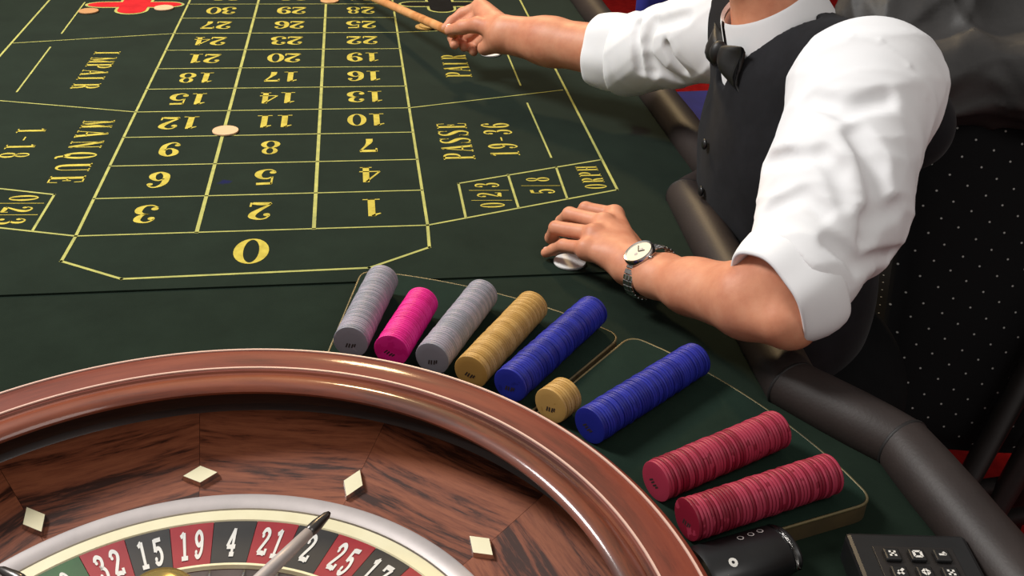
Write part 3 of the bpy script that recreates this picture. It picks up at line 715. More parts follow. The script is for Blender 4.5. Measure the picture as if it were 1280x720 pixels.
def chip(col, loc, R, label, group=None):
    o = bpy.data.objects.new('casino_chip', CM[col]); COL.objects.link(o); o.location = loc; o.rotation_euler = R.to_euler()
    return tag(o, label, 'chip', group)
ROWS = [('grey', (436, 428), (480, 349), 'grey chip in the leftmost row lying in the left tray', 'leftmost grey chip row'),
        ('pink', (490, 439), (527, 377), 'bright pink chip in the short row lying between two grey rows', 'pink chip row'),
        ('grey', (541, 449), (602, 367), 'grey chip in the row lying between the pink and gold rows', 'second grey chip row'),
        ('gold', (589, 466), (665, 382), 'gold chip in the long row lying beside the blue row', 'long gold chip row'),
        ('blue', (640, 483), (738, 388), 'blue chip in the long row lying beside the long gold row', 'blue chip row in the left tray'),
        ('gold', (688, 508), (708, 493), 'gold chip in the short stub row at the wheel rim', 'short gold chip row'),
        ('blue', (735, 532), (871, 450), 'blue chip in the long row lying in the right tray', 'blue chip row in the right tray'),
        ('red', (818, 601), (972, 538), 'dark red chip in the upper of the two red rows', 'upper red chip row'),
        ('red', (859, 651), (1037, 592), 'dark red chip in the lower red row nearest the keypad', 'lower red chip row')]
for col, near, far, lab, grp in ROWS:
    pn, pf = U(*near, ZT + CR)[:2] - WC, U(*far, ZT + CR)[:2] - WC; r0, r1 = max(np.linalg.norm(pn), .4175), np.linalg.norm(pf); mc = (pn + pf) / 2
    a = math.atan2(mc[1], mc[0]); d = Vector((math.cos(a), math.sin(a), 0)); side = Vector((-d.y, d.x, 0))
    n = int(round((r1 - r0) / (CT + 0.00008))); R0 = frame_from(-d)
    jit = 0.0006 if col in ('red', 'blue') else 0.0003
    for i in range(n):
        r = r0 + (i + 0.5) * (r1 - r0) / n
        p = Vector((WC[0], WC[1], ZT + CR + 0.0001)) + d * r + side * random.uniform(-jit, jit) + Vector((0, 0, random.uniform(0, jit)))
        spin = random.uniform(0, 6.28) if i else random.uniform(-.4, .4)
        lb = lab if 0 < i < n - 1 else lab.replace(' chip in ', ' chip, marked face, wheel end of ' if i == 0 else ' chip at far end of ')
        lb = lb.replace(' lying', '')
        chip(col, p, R0 @ Matrix.Rotation(spin, 3, 'Z'), lb, grp)
def flat_chip(col, p, label, k=0, group=None):
    o = chip(col, (p[0], p[1], 0.0005 + CT / 2 + k * (CT + .0001)), Matrix.Rotation(random.uniform(0, 6), 3, 'Z'), label, group)
    o.data = CP[col]; o.scale = (1.11, 1.11, 1); return o
flat_chip('pale', U(282, 165), 'pale chip lying on the line between numbers 9 and 12')
flat_chip('tan', U(111, 15), 'pale tan chip lying left of the red emblem')
flat_chip('pale', U(205, 11), 'peach chip lying on the right tip of the red emblem')
flat_chip('tan', U(412, 2), 'tan chip lying on the grid line at the far end')
flat_chip('gold', U(531, 35), 'gold chip lying on felt under the wooden rake stick, bottom of its pair', 0)
flat_chip('gold', U(536, 35), 'gold chip resting on another gold chip under the wooden rake stick', 1)
flat_chip('white', U(613, 68), 'white chip lying on felt under the hand with the rake')
flat_chip('white', U(712, 329), 'white chip held under the fingers of the hand with the watch')

# ================================================================ DEALER
person = tag(empty('person', (1.0, 0.0, -0.76)), 'dealer in white shirt, black waistcoat and bow tie reaching across the table with a rake', 'person')
def pp(o): o.parent = person; o.matrix_parent_inverse = Matrix.Translation((-1.0, 0, 0.76)); return o
LS, LE = np.array([.955, -.215, .262]), np.array([.800, -.438, .098]); LW = U(793, 333, .042)
RS, RE = np.array([.905, .150, .262]), np.array([.825, .355, .128]); RW = U(631, 43, .112)
NB = np.array([.920, -.010, .280])       # base of the neck
# --- left forearm and hand
def hand_fingers(S, F, k=0.004):
    for pts, rad in F: S.chain([np.array(p) for p in pts], rad, k)
S = SDF((.57, -.53, -.012), (.87, -.02, .17), 0.0017)
fd = (LE - LW) / np.linalg.norm(LE - LW); sd = np.cross(fd, [0, 0, 1]); sd /= np.linalg.norm(sd)
FL_ = np.linalg.norm(LE - LW)
for s_ in (-1, 1):
    S.chain([LW + sd * .010 * s_, LW + fd * .05 + sd * .010 * s_, LW + fd * .11 + sd * .009 * s_, LE - fd * .05 + sd * .007 * s_, LE + sd * .004 * s_], [.0195, .0215, .0255, .0290, .0255], .014)
S.chain([LW + fd * .10 + [0, 0, .004], LE - fd * .05 + [-.004, .012, .010], LE + (LS - LE) * .14 + [-.006, .006, .004], LE + (LS - LE) * .32], [.024, .032, .044, .046], .02)
S.ell(LE + np.array([.012, -.004, -.008]), (.017, .016, .016), None, .02)
mi, mm, mr, mp_ = U(768, 269, .050), U(755, 279, .055), U(742, 293, .054), U(733, 311, .044)
pi_, pm, pr_, pk = U(732, 261, .047), U(712, 268, .047), U(695, 285, .043), U(704, 307, .034)
for mcp, rr in ((mi, .0125), (mm, .013), (mr, .0125), (mp_, .0115)): S.cone(LW - fd * .004, mcp, .020, rr, .012)
for a, b in ((mi, mm), (mm, mr), (mr, mp_)): S.cone(a - [0, 0, .004], b - [0, 0, .004], .0115, .0115, .008)
hand_fingers(S, [([mi, pi_, U(723, 270, .020), U(732, 278, .010)], [.0108, .0094, .0084, .0072]),
                 ([mm, pm, U(702, 277, .020), U(712, 287, .010)], [.0112, .0098, .0086, .0074]),
                 ([mr, pr_, U(689, 297, .017), U(697, 304, .009)], [.0108, .0094, .0082, .0072]),
                 ([mp_, pk, U(692, 312, .019), U(682, 316, .0105)], [.0098, .0084, .0074, .0064])], .0035)
for mcp in (mi, mm, mr, mp_): S.ell(mcp + [0, 0, .003], (.0095, .0095, .009), None, .008)
S.chain([U(796, 318, .030), U(772, 282, .024), U(748, 282, .014), U(735, 287, .0105)], [.016, .0125, .0105, .009], .01)
X, Y, Z = S.grid()
S.D = np.maximum(S.D, (0.0008 - Z)).astype(np.float32)
PL, FL = S.mesh(); PL = relax(PL, FL, 2)
# --- right forearm and hand
S = SDF((.50, .30, .02), (.90, .83, .21), 0.0021)
fr = (RE - RW) / np.linalg.norm(RE - RW)
S.cone(RW + [0, 0, .010], RW + fr * .10 + [0, 0, .006], .024, .034, .014); S.cone(RW - [0, 0, .010], RW + fr * .10 - [0, 0, .006], .024, .034, .014)
S.cone(RW + fr * .09, RE, .039, .045, .02)
ri, rm, rr_, rp = U(600, 9, .128), U(606, 16, .122), U(611, 27, .108), U(616, 39, .094)
for mcp in (ri, rm, rr_, rp): S.cone(RW, mcp, .024, .016, .014)
S.cone(ri, rm, .0135, .0135, .008); S.cone(rm, rr_, .0135, .0135, .008); S.cone(rr_, rp, .0135, .0135, .008)
hand_fingers(S, [([ri, U(578, 17, .112), U(565, 27, .098), U(557, 35, .088)], [.0125, .0110, .0100, .0085]),
                 ([rm, U(577, 33, .092), U(566, 47, .070), U(568, 56, .070)], [.0125, .0112, .0100, .0088]),
                 ([rr_, U(588, 44, .078), U(577, 53, .060), U(580, 59, .062)], [.0122, .0110, .0098, .0086]),
                 ([rp, U(600, 53, .068), U(589, 60, .056), U(592, 65, .058)], [.0115, .0100, .0090, .0080])], .004)
S.chain([U(620, 38, .115), U(598, 31, .118), U(578, 34, .108), U(562, 38, .096)], [.020, .0145, .0125, .0098], .007)
S.cone(U(622, 52, .095), U(606, 60, .076), .020, .014, .012)
PR_, FR_ = S.mesh(); PR_ = relax(PR_, FR_, 2)
# --- head, neck and trunk under the clothes
HC = np.array([.868, .012, .470])
S = SDF((.72, -.26, -.10), (1.10, .26, .64), 0.004)
S.ell(HC + [.018, 0, .03], (.098, .076, .092), None, .02); S.ell(HC + [-.030, 0, -.045], (.058, .054, .065), None, .03); S.ell(HC + [-.052, 0, -.085], (.030, .030, .024), None, .03)
S.cone(HC + [.02, 0, -.05], NB + [.000, 0, -.02], .050, .053, .03)
S.cone(HC + [-.088, 0, .012], HC + [-.106, 0, -.022], .008, .013, .012); S.ell(HC + [-.082, 0, -.058], (.012, .024, .006), None, .006); S.ell(HC + [-.080, 0, -.067], (.012, .020, .006), None, .006)
for s_ in (-1, 1):
    S.ell(HC + [-.088, s_ * .032, .008], (.014, .016, .010), None, 0, True); S.ell(HC + [-.072, s_ * .032, .006], (.012, .0125, .0115), None, .002)
    S.ell(HC + [.012, s_ * .078, -.006], (.020, .010, .032), None, .006); S.ell(HC + [-.074, s_ * .031, .028], (.016, .026, .007), None, .01)
S.cone(NB + [0, 0, -.05], LS + [.01, .04, -.02], .045, .040, .03); S.cone(NB + [0, 0, -.05], RS + [.01, -.03, -.02], .045, .040, .03)
S.ell((.965, -.01, .06), (.095, .155, .18), None, .04)
PH, FH = S.mesh(); PH = relax(PH, FH, 2)
P = np.concatenate([PL, PR_, PH]); F = np.concatenate([FL, FR_ + len(PL), FH + len(PL) + len(PR_)])
body = pp(np_mesh('body', P, F, m_skin))
S = SDF((.74, -.12, .40), (1.02, .14, .62), 0.0045)
S.ell(HC + [.030, 0, .045], (.100, .083, .093), None, .01); S.ell(HC + [.075, 0, -.02], (.045, .070, .07), None, .03)
X, Y, Z = S.grid(); S.D = np.maximum(S.D, (HC[0] - .060) - X + 0.6 * np.maximum(0, (HC[2] + .07) - Z)); S.D = (S.D + .002 * np.sin(Y * 260 + 2 * np.sin(Z * 60)) * np.sin(X * 90)).astype(np.float32)
Ph, Fh = S.mesh(); pp(np_mesh('hair', Ph, Fh, m_hair))
def nail(p, nrm, along, sx=.0055, sy=.0042):
    z = Vector(nrm).normalized(); x = (Vector(along) - z * Vector(along).dot(z)).normalized(); R = Matrix((x, z.cross(x), z)).transposed()
    bm = bmesh.new(); bmesh.ops.create_uvsphere(bm, u_segments=12, v_segments=8, radius=1.0)
    bmesh.ops.transform(bm, matrix=Matrix.Translation(Vector(p)) @ R.to_4x4() @ Matrix.Diagonal((sx, sy, .0014, 1)), verts=bm.verts); pp(bm_obj('fingernail', bm, m_nail))
toc = (CAM - U(682, 316, .0105)); toc /= np.linalg.norm(toc)
pd = U(682, 316, .0105) - U(692, 312, .019)
nail(U(683.5, 315.5, .0115) + np.array([0, 0, .0058]), (-.25, -.1, 1), pd, .0052, .0040)
nail(U(563, 37.5, .096) + np.array([-.002, -.004, .0085]), (-.1, -.5, 1), U(562, 38, .096) - U(578, 34, .108), .0075, .006)
# --- shirt: trunk and sleeves with folds, rolled cuffs, collar
def folds(X, Y, Z, a, seed, fr=1.0):
    r_ = np.random.default_rng(seed); out = 0
    for i in range(5):
        k = r_.normal(size=3); k /= np.linalg.norm(k); k2 = r_.normal(size=3) * 18 * fr; f0 = r_.uniform(26, 60) * fr
        ph = X * (k[0] * f0) + Y * (k[1] * f0) + Z * (k[2] * f0) + 1.3 * np.sin(X * k2[0] + Y * k2[1] + Z * k2[2] + i)
        out = out + (1 - np.abs(np.sin(ph))) ** 2.2 * r_.uniform(.5, 1)
    return a * out / 2.2
def surf(S, u, v):
    d = RM.T @ np.array([(u - 640) / FPX, (v - 360) / FPX, 1.0])
    for t in np.arange(.7, 2.2, .002):
        i = np.round((CAM + d * t - S.lo) / S.h).astype(int)
        if (i >= 0).all() and (i < S.n).all() and S.D[tuple(i)] < 0: return CAM + d * t, d / np.linalg.norm(d)
    return None, None
def grooves(S, L):
    L2 = []
    for pts, r in L:
        q = [surf(S, *p) for p in pts]; q = [a - b * r * .62 for a, b in q if a is not None]; L2.append((q, r))
    for q, r in L2:
        for i in range(len(q) - 1): S.cone(q[i], q[i + 1], r, r, .008, True)
def ridges(S, L):
    for pts in L:
        q = [surf(S, *p) for p in pts]; q = [a for a, b in q if a is not None]
        for i in range(len(q) - 1): S.cone(q[i], q[i + 1], .0022, .0022, .003)
cd_l = np.array([-.86, -.38, -.32]); cd_l /= np.linalg.norm(cd_l)
LC = LE + (LS - LE) * .17 + np.array([-.008, -.006, -.006])            # middle of the left cuff
S = SDF((.74, -.60, -.02), (1.12, -.06, .40), 0.003)
LSo = LS + np.array([-.006, -.004, -.010])
mid = LE + (LS - LE) * .52 + np.array([.004, -.002, .004])
S.cone(LSo, mid, .079, .076, .03); S.cone(mid, LC + np.array([.010, .008, .018]), .073, .060, .02)
S.ell(LSo + [.012, .01, .012], (.082, .078, .076), None, .03)
S.ell(mid + np.array([.012, -.012, -.035]), (.058, .058, .055), None, .03)
S.cone(NB + [.03, -.07, -.06], LSo, .040, .060, .03)
X, Y, Z = S.grid(); S.D = (S.D - folds(X, Y, Z, .0045, 5)).astype(np.float32)
grooves(S, [([(955, 200), (995, 193), (1025, 188), (1047, 210), (1058, 248)], .011), ([(1072, 160), (1098, 200), (1106, 262), (1090, 300)], .015), ([(962, 150), (1010, 118), (1056, 131), (1110, 120)], .014),
            ([(1150, 230), (1125, 262), (1090, 275)], .012), ([(955, 262), (1000, 240), (1030, 262)], .010), ([(1040, 300), (1075, 330), (1120, 320)], .010)])
ridges(S, [[(1030, 52), (1065, 46), (1100, 52), (1135, 82), (1157, 120), (1177, 165), (1186, 200)]])
# cut the sleeve off where the rolled cuff starts
cutp = LC + np.array([-.006, -.006, -.006]); q = (X - cutp[0]) * cd_l[0] + (Y - cutp[1]) * cd_l[1] + (Z - cutp[2]) * cd_l[2]
S.D = np.maximum(S.D, q).astype(np.float32)
P1, F1 = S.mesh(); P1 = relax(P1, F1, 2)
S = SDF((.66, .02, .03), (1.02, .58, .38), 0.003)
rs2 = RS + np.array([0, -.005, -.034]); fR = (RW - RE) / np.linalg.norm(RW - RE); CRC = RE + fR * .012
S.cone(rs2, RE + [0, 0, -.004], .070, .060, .03); S.cone(RE, CRC, .062, .056, .02); S.cone(NB + [.02, .03, -.06], rs2, .045, .064, .03)
X, Y, Z = S.grid(); S.D = (S.D - folds(X, Y, Z, .0045, 11)).astype(np.float32)
grooves(S, [([(812, 28), (805, 56), (808, 78), (812, 92)], .013), ([(820, 30), (854, 20)], .011), ([(812, 80), (842, 102), (875, 122)], .014), ([(832, 60), (850, 90), (868, 116)], .011), ([(795, 30), (792, 60), (797, 90)], .010)])
q = (X - CRC[0]) * fR[0] + (Y - CRC[1]) * fR[1] + (Z - CRC[2]) * fR[2]; S.D = np.maximum(S.D, q).astype(np.float32)
P2, F2 = S.mesh(); P2 = relax(P2, F2, 2)
def trunk(S, g):
    S.ell((.962, -.028, .105), (.108 + g, .185 + g, .19 + g), None, .04); S.ell((.985, -.01, -.10), (.122 + g, .172 + g, .19 + g), None, .05)
    S.cone(NB + [.012, -.02, -.055], LS + [.02, .045, -.015], .062 + g, .058 + g, .03); S.cone(NB + [.012, .02, -.055], RS + [.02, -.04, -.015], .062 + g, .058 + g, .03)
S = SDF((.78, -.28, -.34), (1.16, .26, .36), 0.004); trunk(S, 0.0)
S.cone(NB + [.0, 0, -.005], NB + [.004, 0, -.04], .055, .064, .02)
P3, F3 = S.mesh(); P3 = relax(P3, F3, 2)
P = np.concatenate([P1, P2, P3]); F = np.concatenate([F1, F2 + len(P1), F3 + len(P1) + len(P2)])
shirt = pp(np_mesh('shirt', P, F, m_shirt))
def cuff(c, axis, r0, r1, L, seed, ecc=1.0):
    R = frame_from(axis); r_ = random.Random(seed); vs, fs = [], []; seg = 48
    prof = [(r0 - .010, -L * .30), (r0 - .003, -L * .5), (r0 + .002, -L * .42), (r0 + .004, 0), (r1 + .003, L * .40), (r1, L * .5), (r1 - .006, L * .46), (r1 - .009, L * .1), (r0 - .012, -L * .2)]
    for k in range(seg):
        a = 2 * PI * k / seg; wv = .0022 * math.sin(3 * a + seed) + .0012 * math.sin(7 * a + 2 * seed)
        for r, z in prof: vs.append(Vector(c) + R @ Vector(((r + wv) * math.cos(a) * ecc, (r + wv) * math.sin(a), z + .002 * math.sin(2 * a + seed))))
    m = len(prof)
    for k in range(seg):
        k2 = (k + 1) % seg
        for j in range(m): j2 = (j + 1) % m; fs.append((k * m + j, k2 * m + j, k2 * m + j2, k * m + j2))
    o = mesh_obj('rolled_cuff', vs, fs, m_shirt); o.parent = shirt
    bm = bmesh.new(); bm.from_mesh(o.data); bmesh.ops.recalc_face_normals(bm, faces=bm.faces); bm.to_mesh(o.data); bm.free()
    sb = o.modifiers.new('s', 'SUBSURF'); sb.levels = 1; sb.render_levels = 1
    return o
cuff(LC + np.array([-.009, -.001, .000]), cd_l, .063, .055, .060, 2); cuff(CRC + fR * .016, fR, .061, .056, .072, 4)
# collar: band with two points, tilted forward
def collar():
    vs, fs = [], []; n = 40; ax = Matrix.Rotation(math.radians(-30), 3, 'Y')
    C = Vector(NB) + Vector((.000, 0, .002))
    for i in range(n + 1):
        a = PI + .10 + (2 * PI - .20) * i / n; t = abs(a - 2 * PI) / PI        # starts and ends at the front
        drop = .046 + .030 * max(0, (t - .62) / .38)
        for r, z in ((.057, .034), (.0595, .039), (.062, .034), (.069 + .010 * t, .034 - drop), (.067 + .010 * t, .033 - drop), (.0585, .030), (.057, -.03)):
            vs.append(C + ax @ Vector((r * math.cos(a) * 1.04, r * math.sin(a), z)))
    m = 7
    for i in range(n):
        for j in range(m - 1): fs.append((i * m + j, (i + 1) * m + j, (i + 1) * m + j + 1, i * m + j + 1))
    o = mesh_obj('collar', vs, fs, m_shirt); o.parent = shirt; auto_sharp(o, 50)
collar()
# --- waistcoat
S = SDF((.76, -.30, -.40), (1.18, .28, .37), 0.0035); trunk(S, .008)
X, Y, Z = S.grid(); S.D = (S.D - folds(X, Y, Z, .0016, 21, .6)).astype(np.float32)
S.cone(NB + [.06, -.06, -.07], LS + [.076, .030, -.055], .06, .056, .03); S.cone(NB + [.035, -.055, -.040], LS + [.030, .022, .000], .055, .066, .03); S.cone(LS + [.008, -.045, -.01], LS + [-.03, -.12, -.07], .078, .085, .006, True); S.cone(RS + [.01, .03, -.01], RS + [-.05, .12, -.07], .074, .085, .006, True)
yc = -.012
vcut = np.maximum(np.maximum(np.abs(Y - yc) - (.012 + (Z - .200) * 0.56), .200 - Z), X - .945)       # V-shaped opening
nk = np.sqrt((X - NB[0] - .004) ** 2 + (Y - NB[1]) ** 2 + 0 * Z) - .062
nk = np.maximum(nk, .255 - Z)
S.D = np.maximum(np.maximum(S.D, -vcut), -nk).astype(np.float32)
Pv, Fv = S.mesh(); Pv = relax(Pv, Fv, 2); vest = pp(np_mesh('waistcoat', Pv, Fv, m_vest))
for i, zz in enumerate((.12, .05, -.02, -.09)):
    fx = .962 - .118 * math.sqrt(max(0.05, 1 - ((zz - .105) / .20) ** 2)) if zz > 0 else .866
    bm = bmesh.new(); bmesh.ops.create_uvsphere(bm, u_segments=14, v_segments=8, radius=1)
    bmesh.ops.transform(bm, matrix=Matrix.Translation((fx - .004, -.02, zz)) @ Matrix.Diagonal((.0035, .0075, .0075, 1)), verts=bm.verts)
    o = bm_obj('button', bm, m_black); o.parent = vest
# --- bow tie
TP = Vector((.848, -.006, .243))
tie = None
bm = bmesh.new(); bmesh.ops.create_uvsphere(bm, u_segments=16, v_segments=10, radius=1)
bmesh.ops.transform(bm, matrix=Matrix.Translation(TP) @ Matrix.Diagonal((.012, .011, .016, 1)), verts=bm.verts); tie = pp(bm_obj('bow_tie', bm, m_tie))
for s_ in (-1, 1):
    vs, fs = [], []; n, m = 10, 16
    for i in range(n + 1):
        t = i / n; y = s_ * (.006 + .050 * t); hz = .010 + .020 * t ** .8; th = .004 + .008 * math.sin(PI * min(1, t * 1.05)) 
        for k in range(m):
            a = 2 * PI * k / m; wv = .003 * math.sin(3 * a) * t
            vs.append(TP + Vector((math.cos(a) * th + wv + .010 * t, y + .004 * math.cos(2 * a) * t, math.sin(a) * hz - .004 * t)))
    for i in range(n):
        for k in range(m): k2 = (k + 1) % m; fs.append((i * m + k, i * m + k2, (i + 1) * m + k2, (i + 1) * m + k))
    fs.append(tuple(range(m))); fs.append(tuple(n * m + k for k in reversed(range(m))))
    o = mesh_obj('bow_wing', vs, fs, m_tie); o.parent = tie
# --- trousers and shoes (seated, legs under the table)
S = SDF((.45, -.26, -.74), (1.22, .24, -.10), 0.006)
S.ell((1.0, 0, -.25), (.135, .185, .10), None, .04); S.ell((1.055, -.03, -.235), (.125, .195, .115), None, .04)
for s_ in (-1, 1):
    kn = np.array([.60, s_ * .12, -.235]); S.cone((.98, s_ * .09, -.245), kn, .088, .066, .03); S.cone(kn, (.60, s_ * .12, -.66), .062, .050, .02)
Pt, Ft = S.mesh(); pp(np_mesh('trousers', relax(Pt, Ft, 2), Ft, m_trouser))
for s_ in (-1, 1):
    S = SDF((.38, s_ * .12 - .07, -.77), (.70, s_ * .12 + .07, -.62), 0.004)
    S.cone((.63, s_ * .12, -.70), (.60, s_ * .12, -.655), .040, .044, .02); S.cone((.63, s_ * .12, -.72), (.47, s_ * .12, -.725), .038, .034, .02)
    X, Y, Z = S.grid(); S.D = np.maximum(S.D, -.757 - Z).astype(np.float32); Ps, Fs = S.mesh(); pp(np_mesh('shoe', Ps, Fs, m_shoe))

# ================================================================ WRISTWATCH
WCn = LW + fd * .031
watch = tag(empty('wristwatch', tuple(WCn)), 'steel wristwatch with round pale dial and link bracelet on the wrist resting on felt', 'watch')
fv = Vector(fd); upv = Vector((CAM - WCn)); upv = (Vector((-.25, -.62, 1.0))); upv = (upv - fv * upv.dot(fv)).normalized(); sv = fv.cross(upv)
WR = Matrix((sv, fv, upv)).transposed()          # local x around the wrist, y along the arm, z out of the dial
watch.rotation_euler = WR.to_euler()
ra_, rb_ = .0345, .0265
def wl(a): return Vector((ra_ * math.sin(a), 0, rb_ * math.cos(a)))
lathe('case', [(.0, rb_ - .002), (.0175, rb_ - .002), (.0194, rb_ + .002), (.0194, rb_ + .006), (.0182, rb_ + .0082), (.0164, rb_ + .0078), (.0162, rb_ + .0066)], m_chrome, watch, 48)
m_dial = noisy('watch_dial', srgb(238, 226, 204), srgb(228, 214, 190), 30, 0.4)
dial = lathe('dial', [(.0163, rb_ + .0068), (.008, rb_ + .0070), (.0, rb_ + .0070)], m_dial, watch, 48)
for (ang, ln, wd) in ((.6, .008, .0012), (2.4, .0115, .0009)):
    bm = bmesh.new(); bbox_mesh(bm, -wd / 2, wd / 2, 0, ln, rb_ + .0072, rb_ + .0078, mat=Matrix.Rotation(ang, 4, 'Z')); o = bm_obj('watch_hand', bm, m_metalblack, watch, False)
for (x, y) in ((.0045, 0), (-.0045, .001)):
    bm = bmesh.new(); bmesh.ops.create_circle(bm, cap_ends=True, radius=.0022, segments=14); bmesh.ops.translate(bm, vec=(x, y, rb_ + .0073), verts=bm.verts); o = bm_obj('subdial', bm, m_satin, watch, False)
bm = bmesh.new(); bmesh.ops.create_cone(bm, cap_ends=True, segments=14, radius1=.0028, radius2=.0026, depth=.004); bmesh.ops.transform(bm, matrix=Matrix.Translation((0, .0198, rb_ + .003)) @ Matrix.Rotation(PI / 2, 4, 'X'), verts=bm.verts); bm_obj('crown', bm, m_chrome, watch)
lk = None
for i in range(26):
    a = .50 + (2 * PI - 1.0) * i / 25; p = wl(a); t = (wl(a + .02) - wl(a - .02)).normalized(); nrm = Vector((p.x / ra_ ** 2, 0, p.z / rb_ ** 2)).normalized()
    if lk is None:
        bm = bmesh.new()
        for (y0, y1, h) in ((-.0085, -.0034, .0012), (-.0030, .0030, .0016), (.0034, .0085, .0012)): bbox_mesh(bm, -.0030, .0030, y0, y1, -.0012, h, .0006, 1)
        o = bm_obj('bracelet_link', bm, m_chrome, watch, False); lk = o.data
    else: o = link('bracelet_link', lk, m_chrome, watch, False)
    o.location = p + nrm * .0012; o.rotation_euler = Matrix((t, nrm.cross(t), nrm)).transposed().to_euler()

# ================================================================ RAKE
A0 = U(577, 46, .080); A1 = U(556.5, 36.5, .084); dirr = (U(480, 3, .052) - A1); dirr /= np.linalg.norm(dirr)
Lr = (A1[2] - .012) / -dirr[2]; A2 = A1 + dirr * Lr
rake = tag(empty('croupier_rake', (A2[0], A2[1], 0)), 'pale wooden rake stick held in the far hand over the layout', 'rake')
def rel(p): return Vector(p) - rake.location
vs, fs = tube([rel(A1 - dirr * .05), rel(A1 - dirr * .047), rel(A1), rel(A1 + (A2 - A1) * .5), rel(A2)], [.006, .0088, .0088, .0085, .008], 18); mesh_obj('stick', vs, fs, m_stick, rake)
hd = Vector((dirr[1], -dirr[0], 0)).normalized(); R3 = Matrix((hd, Vector((0, 0, 1)).cross(hd), Vector((0, 0, 1)))).transposed().to_4x4()
bm = bmesh.new(); bbox_mesh(bm, -.10, .10, -.006, .006, .001, .032, .003, 2, R3); bm_obj('rake_head', bm, m_stick, rake, False)

# ================================================================ DEVICES BY THE WHEEL
kp = empty('button_keypad', (0.822, -0.728, -0.0025), math.radians(-8)); tag(kp, 'black keypad with rows of white marked buttons at the table edge', 'keypad')
def kslab(name, x0, x1, y0, y1, z0, z1, m, par, bev=.003):
    bm = bmesh.new(); bbox_mesh(bm, x0, x1, y0, y1, z0, z1, bev, 2); o = bm_obj(name, bm, m, par, False); return o
kslab('housing', -.052, .052, -.085, .052, 0, .030, m_black, kp, .004); kslab('key_panel', -.034, .034, -.08, .034, .0295, .0312, m_metalblack, kp, .0004)
MARK = [[((-.003, .002), (.003, .002)), ((-.003, -.002), (.003, -.002)), ((0, -.003), (0, .003))], [((-.003, -.003), (-.003, .003)), ((-.003, .003), (.003, .003)), ((.003, .003), (.003, -.003)), ((.003, -.003), (-.003, -.003))], [((-.003, 0), (.003, 0)), ((.001, .003), (.003, 0))], [((-.003, -.003), (.003, .003)), ((-.002, .001), (.002, -.003))], [((-.003, .0), (.0, .003)), ((0, .003), (.003, 0)), ((.003, 0), (0, -.003)), ((0, -.003), (-.003, 0))]]
kk = 0
for r in range(5):
    for c in range(3):
        x, y = -.021 + c * .021, .022 - r * .0205
        key = kslab('key', x - .0068, x + .0068, y - .0068, y + .0068, .031, .0348, m_black, kp, .0015)
        vs, fs = [], []
        for s_ in MARK[kk % 5]: stroke(vs, fs, [(s_[0][0], s_[0][1], .0022), (s_[1][0], s_[1][1], .0022)])
        mesh_obj('key_symbol', [(x + a, y + b, .0350) for a, b in vs], fs, m_white, key, False); kk += 1
dv = empty('handheld_device', tuple(U(926, 703, .012)[:2]) + (-0.0025,), math.radians(14)); tag(dv, 'small rounded black device with silver ring end beside the wheel rim', 'device')
def oct_tube(name, x0, x1, ry, rz, zc, m, par, seg=28):
    vs, fs = tube([(x0, 0, zc), (x0 + .004, 0, zc), (x1 - .002, 0, zc), (x1, 0, zc)], [(ry * .9, rz * .9), (ry, rz), (ry, rz), (ry * .93, rz * .93)], seg); o = mesh_obj(name, vs, fs, m, par); auto_sharp(o, 50); return o
oct_tube('casing', -.040, .038, .026, .0165, .0168, m_black, dv); oct_tube('silver_ring', .038, .0405, .0275, .0175, .0178, m_chrome, dv); oct_tube('end_cap', .0405, .047, .024, .015, .0168, m_black, dv)
for (x, y, s_) in ((-.018, -.012, .004), (.003, .010, .003), (.014, .011, .003), (.024, .012, .003)):
    z = .0168 + .0168 * math.sqrt(1 - (y / .026) ** 2); vs, fs = [], []; ringg(vs, fs, (x, y), (s_, s_), (s_ * .35 if s_ > .0035 else s_ * .7,) * 2, 12)
    mesh_obj('icon', [(a, b, .0168 + .0168 * math.sqrt(1 - (b / .026) ** 2) + .0003) for a, b in vs], fs, m_white if s_ > .0035 else m_satin, dv, False)
lathe('button_stud', [(.0, .030), (.004, .029), (.006, .025), (.006, .012)], m_ivory, dv, 20).location = (-.047, 0.0, -.004)

# ================================================================ CHAIRS AND JACKET BEHIND
def uv_by(o, fn):
    me = o.data; uvl = me.uv_layers.new(name='UVMap')
    for lp in me.loops: uvl.data[lp.index].uv = fn(me.vertices[lp.vertex_index].co)
# the dealer's own stool, mostly hidden below him
stl = tag(empty('dealer_stool', (1.01, 0.0, -0.76)), 'plain black stool under the seated dealer', 'stool')
lathe('seat', [(0, .385), (.17, .385), (.185, .395), (.185, .402), (.175, .409), (0, .411)], m_trouser, stl, 40)
lathe('pedestal', [(.03, .386), (.03, .05), (.18, .03), (.19, .0), (0, .0)], m_metalblack, stl, 40)
